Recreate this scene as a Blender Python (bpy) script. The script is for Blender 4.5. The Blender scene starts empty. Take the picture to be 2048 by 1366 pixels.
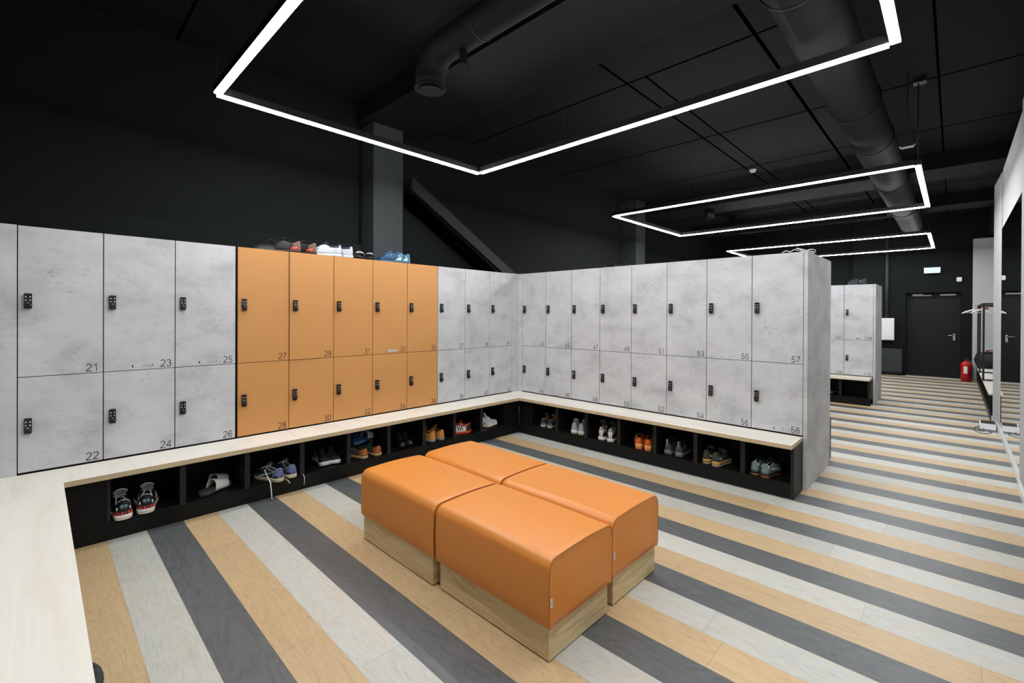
import bpy, bmesh, math, random
from mathutils import Vector, Matrix
PI = math.pi
C = bpy.context.scene.collection
random.seed(5)

# ------------------------------------------------------------------ camera
cam_d = bpy.data.cameras.new('camera'); cam = bpy.data.objects.new('camera', cam_d); C.objects.link(cam)
yaw, pitch, roll = 0.8035, -0.0036, 0.0048
fw = Vector((math.sin(yaw)*math.cos(pitch), math.cos(yaw)*math.cos(pitch), math.sin(pitch)))
r0 = Vector((math.cos(yaw), -math.sin(yaw), 0)); u0 = r0.cross(fw)
rr = math.cos(roll)*r0 + math.sin(roll)*u0; uu = -math.sin(roll)*r0 + math.cos(roll)*u0
m = Matrix((rr, uu, -fw)).transposed().to_4x4(); m.translation = Vector((-4.4581, -4.1778, 1.4569))
cam.matrix_world = m
cam_d.sensor_width = 36; cam_d.lens = 917.4/2048*36; cam_d.shift_y = -50.0/2048
cam_d.clip_start = 0.02; cam_d.clip_end = 60
bpy.context.scene.camera = cam
# ------------------------------------------------------------------ world, exposure
w = bpy.data.worlds.new('world'); bpy.context.scene.world = w; w.use_nodes = True
w.node_tree.nodes['Background'].inputs[0].default_value = (.8, .9, 1, 1)
w.node_tree.nodes['Background'].inputs[1].default_value = 0.0
vs = bpy.context.scene.view_settings
vs.view_transform = 'Standard'; vs.look = 'None'; vs.exposure = 0.42; vs.gamma = 1.0; vs.use_curve_mapping = False
STRIP = 62.0     # radiance of the light strips
# ------------------------------------------------------------------ helpers
def tag(o, label=None, cat=None, group=None, kind=None):
    if label: o['label'] = label
    if cat: o['category'] = cat
    if group: o['group'] = group
    if kind: o['kind'] = kind
    return o
def empty(name, loc=(0, 0, 0), rz=0, label=None, cat=None, group=None, kind=None):
    o = bpy.data.objects.new(name, None); C.objects.link(o)
    o.location = loc; o.rotation_euler = (0, 0, rz); o.empty_display_size = .05
    return tag(o, label, cat, group, kind)
class MB:
    def __init__(s): s.bm = bmesh.new()
    def box(s, x0, x1, y0, y1, z0, z1, mi=0, bev=0):
        ret = bmesh.ops.create_cube(s.bm, size=1, matrix=Matrix.Translation(((x0+x1)/2, (y0+y1)/2, (z0+z1)/2)) @ Matrix.Diagonal((abs(x1-x0), abs(y1-y0), abs(z1-z0), 1)))
        vv = ret['verts']; fs = set(f for v in vv for f in v.link_faces)
        for f in fs: f.material_index = mi
        if bev:
            es = list(set(e for v in vv for e in v.link_edges))
            rb = bmesh.ops.bevel(s.bm, geom=es, offset=bev, segments=2, affect='EDGES', clamp_overlap=True)
            for f in rb['faces']: f.material_index = mi
        return s
    def tube(s, pts, r, n=8, mi=0, closed=False, caps=True, flat=1.0):
        pts = [Vector(p) for p in pts]; rings = []; N = len(pts)
        rad = r if isinstance(r, (list, tuple)) else [r]*N
        prev = None
        for i, p in enumerate(pts):
            if closed: d = pts[(i+1) % N]-pts[i-1]
            else: d = pts[min(i+1, N-1)]-pts[max(i-1, 0)]
            d.normalize()
            if prev is None:
                a = d.orthogonal().normalized() if abs(d.z) > .9 else d.cross(Vector((0, 0, 1))).normalized()
            else:
                a = (prev-d*prev.dot(d))
                a = a.normalized() if a.length > 1e-6 else d.orthogonal().normalized()
            prev = a; b = d.cross(a)
            rings.append([s.bm.verts.new(p+rad[i]*(math.cos(t)*a+flat*math.sin(t)*b)) for t in [2*PI*k/n for k in range(n)]])
        L = N if closed else N-1
        for i in range(L):
            A, B = rings[i], rings[(i+1) % N]
            for k in range(n):
                f = s.bm.faces.new((A[k], A[(k+1) % n], B[(k+1) % n], B[k])); f.material_index = mi; f.smooth = True
        if caps and not closed:
            for R_ in (rings[0][::-1], rings[-1]):
                f = s.bm.faces.new(R_); f.material_index = mi
        return s
    def lathe(s, prof, n=24, mi=0, c=(0, 0, 0), ax='z'):
        rings = []
        for (r, h) in prof:
            ring = []
            for k in range(n):
                t = 2*PI*k/n
                if ax == 'z': v = (c[0]+r*math.cos(t), c[1]+r*math.sin(t), c[2]+h)
                elif ax == 'y': v = (c[0]+r*math.cos(t), c[1]+h, c[2]+r*math.sin(t))
                else: v = (c[0]+h, c[1]+r*math.cos(t), c[2]+r*math.sin(t))
                ring.append(s.bm.verts.new(v))
            rings.append(ring)
        for A, B in zip(rings, rings[1:]):
            for k in range(n):
                f = s.bm.faces.new((A[k], A[(k+1) % n], B[(k+1) % n], B[k])); f.material_index = mi; f.smooth = True
        f = s.bm.faces.new(rings[0][::-1]); f.material_index = mi
        f = s.bm.faces.new(rings[-1]); f.material_index = mi
        return s
    def grid(s, rows, mi=0, smooth=True, mif=None):
        V = [[s.bm.verts.new(p) for p in r] for r in rows]
        for i in range(len(V)-1):
            for j in range(len(V[i])-1):
                q = (V[i][j], V[i][j+1], V[i+1][j+1], V[i+1][j])
                f = s.bm.faces.new(q); f.smooth = smooth
                f.material_index = mif(i, j) if mif else mi
        return V
    def poly(s, pts, d, mi=0):   # extruded polygon, d = extrusion vector
        a = [s.bm.verts.new(p) for p in pts]; b = [s.bm.verts.new(Vector(p)+Vector(d)) for p in pts]
        f = s.bm.faces.new(a); f.material_index = mi
        f = s.bm.faces.new(b[::-1]); f.material_index = mi
        n = len(a)
        for i in range(n):
            f = s.bm.faces.new((a[i], b[i], b[(i+1) % n], a[(i+1) % n])); f.material_index = mi
        return s
    def build(s, name, mats, parent=None, merge=False, norm=True):
        if merge: bmesh.ops.remove_doubles(s.bm, verts=s.bm.verts, dist=1e-5)
        if norm: bmesh.ops.recalc_face_normals(s.bm, faces=s.bm.faces)
        me = bpy.data.meshes.new(name); s.bm.to_mesh(me); s.bm.free()
        for mt in (mats if isinstance(mats, (list, tuple)) else [mats]): me.materials.append(mt)
        o = bpy.data.objects.new(name, me); C.objects.link(o)
        if parent: o.parent = parent
        return o
def copy_tree(o, parent=None):
    c = o.copy(); C.objects.link(c)
    if parent: c.parent = parent
    for ch in [x for x in bpy.data.objects if x.parent == o]: copy_tree(ch, c)
    return c
_txt = {}
def text_mesh(s, size, bold=False):
    k = (s, size, bold)
    if k not in _txt:
        cu = bpy.data.curves.new('number', 'FONT'); cu.body = s; cu.size = size; cu.extrude = .0002
        cu.align_x = 'RIGHT'; cu.space_character = .98
        cu.offset = .0009 if bold else -0.0004
        cu.resolution_u = 5
        t = bpy.data.objects.new('number', cu); C.objects.link(t)
        dg = bpy.context.evaluated_depsgraph_get()
        me = bpy.data.meshes.new_from_object(t.evaluated_get(dg)); me.name = 'number'
        bpy.data.objects.remove(t); _txt[k] = me
    return _txt[k]
def digit_mesh(s, H):
    k = (s, H, 'd')
    if k in _txt: return _txt[k]
    def arc(cx, cy, rx, ry, a0, a1, n=14): return [(cx+rx*math.cos(math.radians(a0+(a1-a0)*i/n)), cy+ry*math.sin(math.radians(a0+(a1-a0)*i/n))) for i in range(n+1)]
    D = {'0': [arc(.3, .5, .26, .46, 0, 360, 28)], '1': [[(.10, .74), (.22, .77), (.31, .84), (.35, .96), (.35, 0)]],
         '2': [arc(.30, .70, .25, .26, 165, -25)+[(.46, .48), (.20, .25), (.08, .12), (.05, .04), (.58, .04)]],
         '3': [arc(.29, .73, .22, .23, 160, -80, 14)+[(.25, .51)], [(.25, .51)]+arc(.29, .27, .26, .235, 80, -165, 16)],
         '4': [[(.45, 0), (.45, .93), (.03, .28), (.03, .25), (.60, .25)]],
         '5': [[(.54, .95), (.14, .95), (.08, .47)]+arc(.29, .31, .26, .275, 140, -160, 18)],
         '6': [arc(.31, .66, .22, .30, 25, 100, 8)+arc(.36, .45, .30, .48, 120, 185, 8)+arc(.31, .29, .24, .26, 180, 540, 26)],
         '7': [[(.03, .95), (.57, .95), (.57, .91), (.40, .66), (.28, .36), (.22, 0)]],
         '8': [arc(.3, .73, .21, .225, 0, 360, 24), arc(.3, .27, .26, .235, 0, 360, 24)],
         '9': [arc(.29, .30, .22, .30, 205, 280, 8)+arc(.24, .51, .30, .48, -60, 5, 8)+arc(.29, .67, .24, .26, 0, 360, 26)]}
    bm = bmesh.new(); adv = .74; hw = .054
    tot = adv*len(s)-.12
    for i, ch in enumerate(s):
        for st in D[ch]:
            n_ = len(st); L_ = []
            closed = math.dist(st[0], st[-1]) < 1e-4
            for j, p in enumerate(st):
                a = st[j-1] if j > 0 else (st[-2] if closed else p); b = st[j+1] if j < n_-1 else (st[1] if closed else p)
                d1_ = Vector((p[0]-a[0], p[1]-a[1])); d2_ = Vector((b[0]-p[0], b[1]-p[1]))
                if d1_.length < 1e-6: d1_ = d2_
                if d2_.length < 1e-6: d2_ = d1_
                d1_.normalize(); d2_.normalize(); t_ = (d1_+d2_)
                t_ = t_.normalized() if t_.length > .1 else d1_
                nn_ = Vector((-t_.y, t_.x)); kx = hw/max(.45, nn_.dot(Vector((-d1_.y, d1_.x))))
                L_.append([bm.verts.new(((p[0]+sg*nn_.x*kx+i*adv-tot)*H, (p[1]+sg*nn_.y*kx)*H, 0)) for sg in (-1, 1)])
            for A, B in zip(L_, L_[1:]):
                bm.faces.new((A[0], B[0], B[1], A[1]))
    me = bpy.data.meshes.new('number'); bm.to_mesh(me); bm.free(); _txt[k] = me
    return me
def number(name, s, H, mat, parent, loc, sx=1):
    me = digit_mesh(s, H).copy(); me.materials.clear(); me.materials.append(mat)
    o = bpy.data.objects.new(name, me); C.objects.link(o); o.parent = parent
    o.location = loc; o.rotation_euler = (PI/2, 0, 0); o.scale = (sx, 1, 1); return o
def text(name, s, size, mat, parent, loc, rot=(PI/2, 0, 0), bold=False, sx=1):
    me = text_mesh(s, size, bold).copy(); me.materials.clear(); me.materials.append(mat)
    o = bpy.data.objects.new(name, me); C.objects.link(o); o.parent = parent
    o.location = loc; o.rotation_euler = rot; o.scale = (sx, 1, 1)
    return o
# ------------------------------------------------------------------ materials
def nt(name):
    mt = bpy.data.materials.new(name); mt.use_nodes = True
    n = mt.node_tree.nodes; b = n['Principled BSDF']
    return mt, mt.node_tree, n, mt.node_tree.links, b
def srgb(r, g, b):
    f = lambda c: (c/255/12.92 if c/255 <= .04045 else ((c/255+.055)/1.055)**2.4)
    return (f(r), f(g), f(b), 1)
def plain(name, col, rough=.6, metal=0, noise=.06, scale=30, bump=0, coat=0, spec=.5):
    mt, t, n, l, b = nt(name)
    tc = n.new('ShaderNodeTexCoord'); nz = n.new('ShaderNodeTexNoise'); nz.inputs['Scale'].default_value = scale; nz.inputs['Detail'].default_value = 4
    l.new(tc.outputs['Object'], nz.inputs['Vector'])
    mr = n.new('ShaderNodeMapRange'); mr.inputs[3].default_value = 1-noise*2; mr.inputs[4].default_value = 1+noise*2
    l.new(nz.outputs['Fac'], mr.inputs[0])
    mx = n.new('ShaderNodeVectorMath'); mx.operation = 'SCALE'; mx.inputs[0].default_value = col[:3]; l.new(mr.outputs[0], mx.inputs['Scale'])
    l.new(mx.outputs[0], b.inputs['Base Color'])
    b.inputs['Roughness'].default_value = rough; b.inputs['Metallic'].default_value = metal
    b.inputs['Specular IOR Level'].default_value = spec; b.inputs['Coat Weight'].default_value = coat
    if bump:
        bp = n.new('ShaderNodeBump'); bp.inputs['Strength'].default_value = bump; bp.inputs['Distance'].default_value = .002
        l.new(nz.outputs['Fac'], bp.inputs['Height']); l.new(bp.outputs[0], b.inputs['Normal'])
    return mt
def ramp(n, l, src, stops):
    r = n.new('ShaderNodeValToRGB'); e = r.color_ramp.elements
    while len(e) < len(stops): e.new(.5)
    for i, (p, c) in enumerate(stops): e[i].position = p; e[i].color = c if len(c) == 4 else (*c, 1)
    l.new(src, r.inputs[0]); return r
def mixc(n, l, mode, fac, a, b):
    m_ = n.new('ShaderNodeMix'); m_.data_type = 'RGBA'; m_.blend_type = mode
    for inp, v in ((m_.inputs[0], fac), (m_.inputs[6], a), (m_.inputs[7], b)):
        if isinstance(v, (int, float)): inp.default_value = v
        elif isinstance(v, tuple): inp.default_value = v if len(v) == 4 else (*v, 1)
        else: l.new(v, inp)
    return m_.outputs[2]
def concrete(name, base=(.52, .525, .535)):
    mt, t, n, l, b = nt(name)
    g = n.new('ShaderNodeNewGeometry'); mp = n.new('ShaderNodeMapping'); l.new(g.outputs['Position'], mp.inputs[0])
    mp.inputs['Scale'].default_value = (1, 1, 1.5)
    n1 = n.new('ShaderNodeTexNoise'); n1.inputs['Scale'].default_value = 3.2; n1.inputs['Detail'].default_value = 9; n1.inputs['Roughness'].default_value = .62; n1.inputs['Distortion'].default_value = .15
    l.new(mp.outputs[0], n1.inputs[0])
    c1 = ramp(n, l, n1.outputs['Fac'], [(.34, tuple(c*.80 for c in base)), (.50, base), (.68, tuple(c*1.11 for c in base))])
    mp2 = n.new('ShaderNodeMapping'); l.new(g.outputs['Position'], mp2.inputs[0]); mp2.inputs['Scale'].default_value = (1, 1, 1.8)
    n2 = n.new('ShaderNodeTexNoise'); n2.inputs['Scale'].default_value = 24; n2.inputs['Detail'].default_value = 7; n2.inputs['Roughness'].default_value = .70; n2.inputs['Distortion'].default_value = .3
    l.new(mp2.outputs[0], n2.inputs[0])
    c2 = ramp(n, l, n2.outputs['Fac'], [(.30, (.52, .52, .52)), (.43, (.97, .97, .97)), (.5, (1, 1, 1))])
    n3 = n.new('ShaderNodeTexNoise'); n3.inputs['Scale'].default_value = 5; n3.inputs['Detail'].default_value = 3; l.new(g.outputs['Position'], n3.inputs[0])
    c3 = ramp(n, l, n3.outputs['Fac'], [(.42, (0, 0, 0)), (.62, (1, 1, 1))])
    o = mixc(n, l, 'MULTIPLY', c3.outputs[0], c1.outputs[0], c2.outputs[0])
    l.new(o, b.inputs['Base Color']); b.inputs['Roughness'].default_value = .55
    b.inputs['Specular IOR Level'].default_value = .35
    return mt
def wood(name, stops, axis=1, rough=.5, ring=10, scale=1.0, fine=.12):
    mt, t, n, l, b = nt(name)
    tc = n.new('ShaderNodeTexCoord'); mp = n.new('ShaderNodeMapping'); l.new(tc.outputs['Object'], mp.inputs[0])
    s = [9*scale]*3; s[axis] = 1.1*scale; mp.inputs['Scale'].default_value = s
    n1 = n.new('ShaderNodeTexNoise'); n1.inputs['Scale'].default_value = 1.2; n1.inputs['Detail'].default_value = 3; n1.inputs['Distortion'].default_value = .8
    l.new(mp.outputs[0], n1.inputs[0])
    mu = n.new('ShaderNodeMath'); mu.operation = 'MULTIPLY'; mu.inputs[1].default_value = ring; l.new(n1.outputs['Fac'], mu.inputs[0])
    fr = n.new('ShaderNodeMath'); fr.operation = 'PINGPONG'; fr.inputs[1].default_value = 1; l.new(mu.outputs[0], fr.inputs[0])
    mp2 = n.new('ShaderNodeMapping'); l.new(tc.outputs['Object'], mp2.inputs[0]); s2 = [160*scale]*3; s2[axis] = 5*scale; mp2.inputs['Scale'].default_value = s2
    n2 = n.new('ShaderNodeTexNoise'); n2.inputs['Detail'].default_value = 2; n2.inputs['Scale'].default_value = 1; l.new(mp2.outputs[0], n2.inputs[0])
    c1 = ramp(n, l, fr.outputs[0], stops)
    c2 = ramp(n, l, n2.outputs['Fac'], [(.3, (1-fine*2,)*3), (.7, (1,)*3)])
    l.new(mixc(n, l, 'MULTIPLY', 1.0, c1.outputs[0], c2.outputs[0]), b.inputs['Base Color'])
    b.inputs['Roughness'].default_value = rough
    return mt
def floor_mat():
    mt, t, n, l, b = nt('striped_vinyl_planks')
    def M(op, a, bb=None):
        x = n.new('ShaderNodeMath'); x.operation = op
        for i, v in enumerate((a, bb)):
            if v is None: continue
            if isinstance(v, (int, float)): x.inputs[i].default_value = v
            else: l.new(v, x.inputs[i])
        return x.outputs[0]
    g = n.new('ShaderNodeNewGeometry'); sp = n.new('ShaderNodeSeparateXYZ'); l.new(g.outputs['Position'], sp.inputs[0])
    W = .2018; X = M('DIVIDE', M('ADD', sp.outputs[0], 4.145+W*3*10), W)     # integer boundary at x=-4.145 ; index 30 -> light
    idx = M('FLOOR', X); fx = M('FRACT', X)
    kind = M('MODULO', idx, 3.0)    # 0 light, 1 dark, 2 oak
    wn = n.new('ShaderNodeTexWhiteNoise'); wn.noise_dimensions = '1D'; l.new(idx, wn.inputs['W'])
    Y = M('ADD', M('DIVIDE', sp.outputs[1], 1.24), M('MULTIPLY', wn.outputs['Value'], 7.3)); idy = M('FLOOR', Y); fy = M('FRACT', Y)
    # per-plank random
    cb = n.new('ShaderNodeCombineXYZ'); l.new(idx, cb.inputs[0]); l.new(idy, cb.inputs[1])
    wp = n.new('ShaderNodeTexWhiteNoise'); wp.noise_dimensions = '2D'; l.new(cb.outputs[0], wp.inputs['Vector'])
    # grain coordinates
    gc = n.new('ShaderNodeCombineXYZ'); l.new(M('ADD', M('MULTIPLY', sp.outputs[0], 8.0), M('MULTIPLY', wp.outputs['Value'], 31.0)), gc.inputs[0])
    l.new(M('MULTIPLY', sp.outputs[1], 1.3), gc.inputs[1]); l.new(M('MULTIPLY', wp.outputs['Value'], 17.0), gc.inputs[2])
    n1 = n.new('ShaderNodeTexNoise'); n1.inputs['Scale'].default_value = 1.3; n1.inputs['Detail'].default_value = 2.5; n1.inputs['Distortion'].default_value = .5; l.new(gc.outputs[0], n1.inputs[0])
    ring = M('PINGPONG', M('MULTIPLY', n1.outputs['Fac'], 20.0), 1.0)
    gf = n.new('ShaderNodeCombineXYZ'); l.new(M('MULTIPLY', sp.outputs[0], 330.0), gf.inputs[0]); l.new(M('MULTIPLY', sp.outputs[1], 14.0), gf.inputs[1]); l.new(wp.outputs['Value'], gf.inputs[2])
    n2 = n.new('ShaderNodeTexNoise'); n2.inputs['Scale'].default_value = 1; n2.inputs['Detail'].default_value = 3; l.new(gf.outputs[0], n2.inputs[0])
    n3 = n.new('ShaderNodeTexNoise'); n3.inputs['Scale'].default_value = 3; n3.inputs['Detail'].default_value = 3; l.new(gc.outputs[0], n3.inputs[0])
    light = ramp(n, l, ring, [(0, (.475, .465, .405)), (.10, (.525, .52, .465)), (1, (.555, .56, .515))]).outputs[0]
    light = mixc(n, l, 'MIX', ramp(n, l, n3.outputs['Fac'], [(.45, (0, 0, 0)), (.8, (.65, .65, .65))]).outputs[0], light, (.60, .50, .37, 1))
    dark = ramp(n, l, ring, [(0, (.066, .072, .073)), (.12, (.088, .095, .096)), (1, (.112, .119, .120))]).outputs[0]
    oak = ramp(n, l, ring, [(0, (.50, .335, .165)), (.10, (.575, .40, .21)), (1, (.615, .435, .24))]).outputs[0]
    isd = M('COMPARE', kind, 1.0); l.inputs if False else None
    for nd in (isd,): nd.node.inputs[2].default_value = .1
    iso = M('COMPARE', kind, 2.0); iso.node.inputs[2].default_value = .1
    c = mixc(n, l, 'MIX', isd, light, dark); c = mixc(n, l, 'MIX', iso, c, oak)
    fine = ramp(n, l, n2.outputs['Fac'], [(.32, (.875, .875, .875)), (.60, (1.03, 1.03, 1.03))]).outputs[0]
    c = mixc(n, l, 'MULTIPLY', 1.0, c, fine)
    tint = n.new('ShaderNodeMapRange'); l.new(wp.outputs['Value'], tint.inputs[0]); tint.inputs[3].default_value = .93; tint.inputs[4].default_value = 1.06
    vm = n.new('ShaderNodeVectorMath'); vm.operation = 'SCALE'; l.new(c, vm.inputs[0]); l.new(tint.outputs[0], vm.inputs['Scale'])
    # joints
    ex = M('LESS_THAN', M('MINIMUM', fx, M('SUBTRACT', 1.0, fx)), .006)
    ey = M('LESS_THAN', M('MINIMUM', fy, M('SUBTRACT', 1.0, fy)), .0013)
    j = M('MAXIMUM', ex, ey)
    c = mixc(n, l, 'MULTIPLY', M('MULTIPLY', j, .5), vm.outputs[0], (.45, .42, .38, 1))
    l.new(c, b.inputs['Base Color'])
    b.inputs['Roughness'].default_value = .46; b.inputs['Specular IOR Level'].default_value = .8
    bp = n.new('ShaderNodeBump'); bp.inputs['Strength'].default_value = .12; bp.inputs['Distance'].default_value = .001
    l.new(n2.outputs['Fac'], bp.inputs['Height']); l.new(bp.outputs[0], b.inputs['Normal'])
    return mt
def emis(name, col, s):
    mt, t, n, l, b = nt(name); b.inputs['Base Color'].default_value = (.05, .05, .05, 1)
    b.inputs['Emission Color'].default_value = (*col, 1); b.inputs['Emission Strength'].default_value = s
    return mt
def glossy_bump_duct(name):
    mt = plain(name, (.017, .0185, .019), .6, .0, .05, 8, spec=.3)
    n = mt.node_tree.nodes; l = mt.node_tree.links; b = n['Principled BSDF']
    g = n.new('ShaderNodeTexCoord'); wv = n.new('ShaderNodeTexWave'); wv.bands_direction = 'X'; wv.inputs['Scale'].default_value = 4.5; wv.wave_profile = 'SAW'
    l.new(g.outputs['Object'], wv.inputs[0]); bp = n.new('ShaderNodeBump'); bp.inputs['Strength'].default_value = 1; bp.inputs['Distance'].default_value = .03
    l.new(wv.outputs['Fac'], bp.inputs['Height']); l.new(bp.outputs[0], b.inputs['Normal']); return mt
K = {}
K['conc'] = concrete('concrete_look_laminate')
K['concend'] = concrete('concrete_look_edge', (.40, .405, .42))
K['orange'] = plain('orange_laminate', (.565, .268, .084, 1), .42, 0, .01, 4)
K['black'] = plain('black_board', (.0045, .005, .005), .5, 0, .1, 20, spec=.22)
K['blackedge'] = plain('black_board_edge', (.012, .0135, .014), .5, 0, .1, 20, spec=.3)
K['gap'] = plain('dark_cabinet_carcass', (.012, .012, .012), .7)
K['joint_shade'] = plain('black_joint_and_shade', (.0006, .0006, .0006), .9, spec=.0)  # ceiling joints, also the shade bar under the brace
K['lock'] = plain('black_lock_plastic', (.006, .006, .006), .28)
K['white'] = plain('white_plastic', (.8, .8, .8), .4, 0, .02)
K['dot'] = plain('white_print_and_glints', (.85, .85, .85), .5, 0, .01)  # white print, also the highlights on the locks
K['chrome'] = plain('brushed_steel', (.6, .6, .6), .25, 1, .02)
K['ink'] = plain('black_print', (.01, .01, .01), .6)
K['wall'] = plain('anthracite_wall_paint', (.0090, .0106, .0111), .75, 0, .06, 3, .1, spec=.10)
K['wall2'] = plain('dark_grey_column_paint', (.044, .050, .051), .7, 0, .06, 3, .1, spec=.2)
K['ceil'] = plain('black_ceiling_paint', (.0066, .0078, .0075), .8, 0, .12, 1.5, .1, spec=.25)
K['beam'] = plain('black_beam_paint', (.0062, .0070, .0070), .7, 0, .1, 1.5, spec=.25)
K['white_wall'] = plain('white_wall_paint', (.46, .465, .46), .8, 0, .02, 3)
K['skirt'] = plain('white_gloss_skirting', (.78, .79, .78), .18, 0, .01)
K['bench'] = wood('pale_maple_board', [(0, (.78, .72, .62)), (.3, (.83, .78, .69)), (1, (.85, .80, .71))], 1, .42, 3, .5, .02)
K['benchy'] = wood('pale_maple_board_lengthwise', [(0, (.70, .62, .49)), (.3, (.78, .71, .58)), (1, (.82, .75, .62))], 1, .42, 7, 1, .04)
K['bedge'] = wood('bench_edge_shaded', [(0, (.55, .42, .26)), (1, (.60, .47, .30))], 0, .5, 6, 1, .05)  # same board as the top, edge colour darkened for its weaker light
K['oakb'] = wood('oak_plinth_board', [(0, (.54, .38, .18)), (.15, (.66, .49, .26)), (1, (.74, .57, .32))], 1, .5, 9, 1, .10)
K['oake'] = wood('oak_plinth_board_end', [(0, (.56, .40, .19)), (.15, (.68, .52, .28)), (1, (.75, .59, .34))], 0, .5, 7, 1, .08)
K['leather'] = plain('orange_leatherette', (.70, .232, .018), .44, 0, .015, 40, .06, spec=.9)
K['seam'] = plain('dark_seam_thread', (.20, .045, .008), .6)
K['frame'] = plain('black_metal', (.010, .010, .010), .4)
K['brace'] = plain('dark_steel_paint', (.018, .020, .0205), .6, 0, .05, 3, spec=.3)
K['door'] = plain('charcoal_door_paint', (.0095, .0115, .013), .55, 0, .03, 3, spec=.2)
K['red'] = plain('red_enamel', (.55, .012, .008), .25, 0, .02)
K['strip'] = emis('lit_diffuser', (.96, .98, 1.0), STRIP)
K['exit'] = emis('lit_sign_face', (.58, .88, .84), .92)
K['duct'] = glossy_bump_duct('black_spiral_duct')
K['mirror'] = plain('mirror_glass', (.82, .85, .85), .0, 1, 0, 1)
K['alu'] = plain('white_profile', (.5, .5, .5), .5)
K['floor'] = floor_mat()
_cm = {}
def col(r, g, b, rough=.6, noise=.08):
    k = (r, g, b, rough)
    if k not in _cm: _cm[k] = plain('shoe_material_%d_%d_%d' % (r, g, b), srgb(r, g, b), rough, 0, noise, 60, .15)
    return _cm[k]
# ------------------------------------------------------------------ room shell
CE = 3.88
def struct(name, mb, mt, parent=None):
    o = mb.build(name, mt, parent)
    if not parent: o['kind'] = 'structure'
    return o
struct('floor', MB().box(-5.6, 11, -5.4, 1.5, -.1, 0), K['floor'])
cb_ = MB().box(-5.6, 11, -5.4, 1.5, CE, CE+.1)
struct('ceiling', cb_, K['ceil'])
gv = MB()
for x in (-3.6, -.17, 1.85, 3.57, 7.0, 9.6): gv.box(x-.011, x+.011, -5, .8, CE-.0015, CE+.002)
for y, h_, a_ in ((-4.05, .009, -5), (-2.93, .016, -5), (-1.91, .010, -.17), (-1.70, .012, -5)): gv.box(a_, 10.6, y-h_, y+h_, CE-.0016, CE+.002)
struct('trim_1', gv, K['joint_shade'])
wl = MB().box(-5.6, -1.86, .8, 1.0, 0, CE).box(-1.40, 3.9, .8, 1.0, 0, CE).box(-1.86, -1.4, 1.2, 1.3, 0, CE).box(3.9, 10.7, 1.2, 1.3, 0, CE).box(-1.88, -1.86, 1.0, 1.2, 0, CE).box(3.88, 3.9, 1.0, 1.2, 0, CE)
struct('wall_left', wl, K['wall'])
struct('trim_2', MB().box(-5.3, -1.93, .62, .8, 0, 2.235, 0, .003), K['wall'])
wb = MB().box(10.65, 10.9, -2.25, 1.3, 0, CE).box(10.45, 10.7, -3.31, -2.25, 0, CE).box(10.65, 10.9, -4.29, -3.31, 2.04, CE).box(10.45, 10.65, -4.29, -3.31, 2.04, CE).box(10.45, 10.9, -5.4, -4.29, 0, CE)
struct('trim_3', MB().box(10.38, 10.449, -3.25, -2.25, .08, .66), K['wall2'])
struct('wall_back', wb, K['wall'])
struct('baseboard_back', MB().box(10.36, 10.38, -3.25, -2.25, 0, .08), K['black'])
struct('wall_front', MB().box(-5.4, -5.25, -5.4, 1.5, 0, CE), K['wall'])
struct('wall_right', MB().box(-5.4, 1.36, -4.75, -4.585, 0, 3.30).box(1.36, 3.92, -4.75, -4.605, 0, 3.30).poly([(3.92, -4.597, 0), (4.74, -4.566, 0), (4.74, -4.75, 0), (3.92, -4.75, 0)], (0, 0, 3.27)), K['white_wall'])
struct('wall_upper', MB().box(-5.4, 10.5, -4.95, -4.72, 3.3, CE), K['wall'])
struct('wall_niche', MB().box(4.74, 10.5, -5.3, -5.1, 0, 3.3).box(10.30, 10.44, -5.1, -4.475, 0, 3.23), K['white_wall'])
sk = MB().box(1.37, 3.93, -4.605, -4.585, 0, .075, 0, .003).box(3.93, 4.75, -4.597, -4.580, 0, .09, 0, .003).box(4.74, 4.755, -4.7, -4.555, 0, .09).box(-5.2, 1.375, -4.585, -4.568, 0, .09, 0, .003)
struct('baseboard_right', sk, K['skirt'])
# beams
for i, (x0, x1) in enumerate(((-1.9, -1.05), (4.8, 5.6), (7.95, 8.6))):
    o = MB().box(x0, x1, -4.7, .8, 3.65, CE).build('ceiling_beam', K['beam'])
    tag(o, ['black concrete ceiling beam beside the duct above the near light loop', 'black ceiling beam crossing above the second light loop', 'black ceiling beam nearest the far wall, above the farthest light loop'][i], 'beam', 'ceiling beams')
# columns and brace
tag(MB().box(-1.79, -1.40, .6, 1.0, 0, CE, 0, .006).build('column', K['wall2']), 'dark grey column rising behind the orange lockers', 'column')
tag(MB().box(4.2, 4.6, .6, 1.0, 0, CE, 0, .006).build('column', K['wall2']), 'thin-looking dark grey column far back, beyond the grey lockers at the corner', 'column')
br = MB()
br.poly([(-1.12, .60, 3.056), (.70, .60, 2.005), (.42, .60, 2.005), (-1.27, .60, 2.985), (-1.27, .60, 3.14)], (0, .05, 0), 0)
br.poly([(-1.27, .651, 2.95), (.36, .651, 2.005), (.12, .651, 2.005), (-1.27, .651, 2.81)], (0, .12, 0), 1)  # black bar modelled in place of the shadow below the brace
tag(br.build('diagonal_brace', [K['brace'], K['joint_shade']]), 'black diagonal steel brace with modelled shade bar, sloping down from the column behind the lockers', 'brace')
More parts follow.
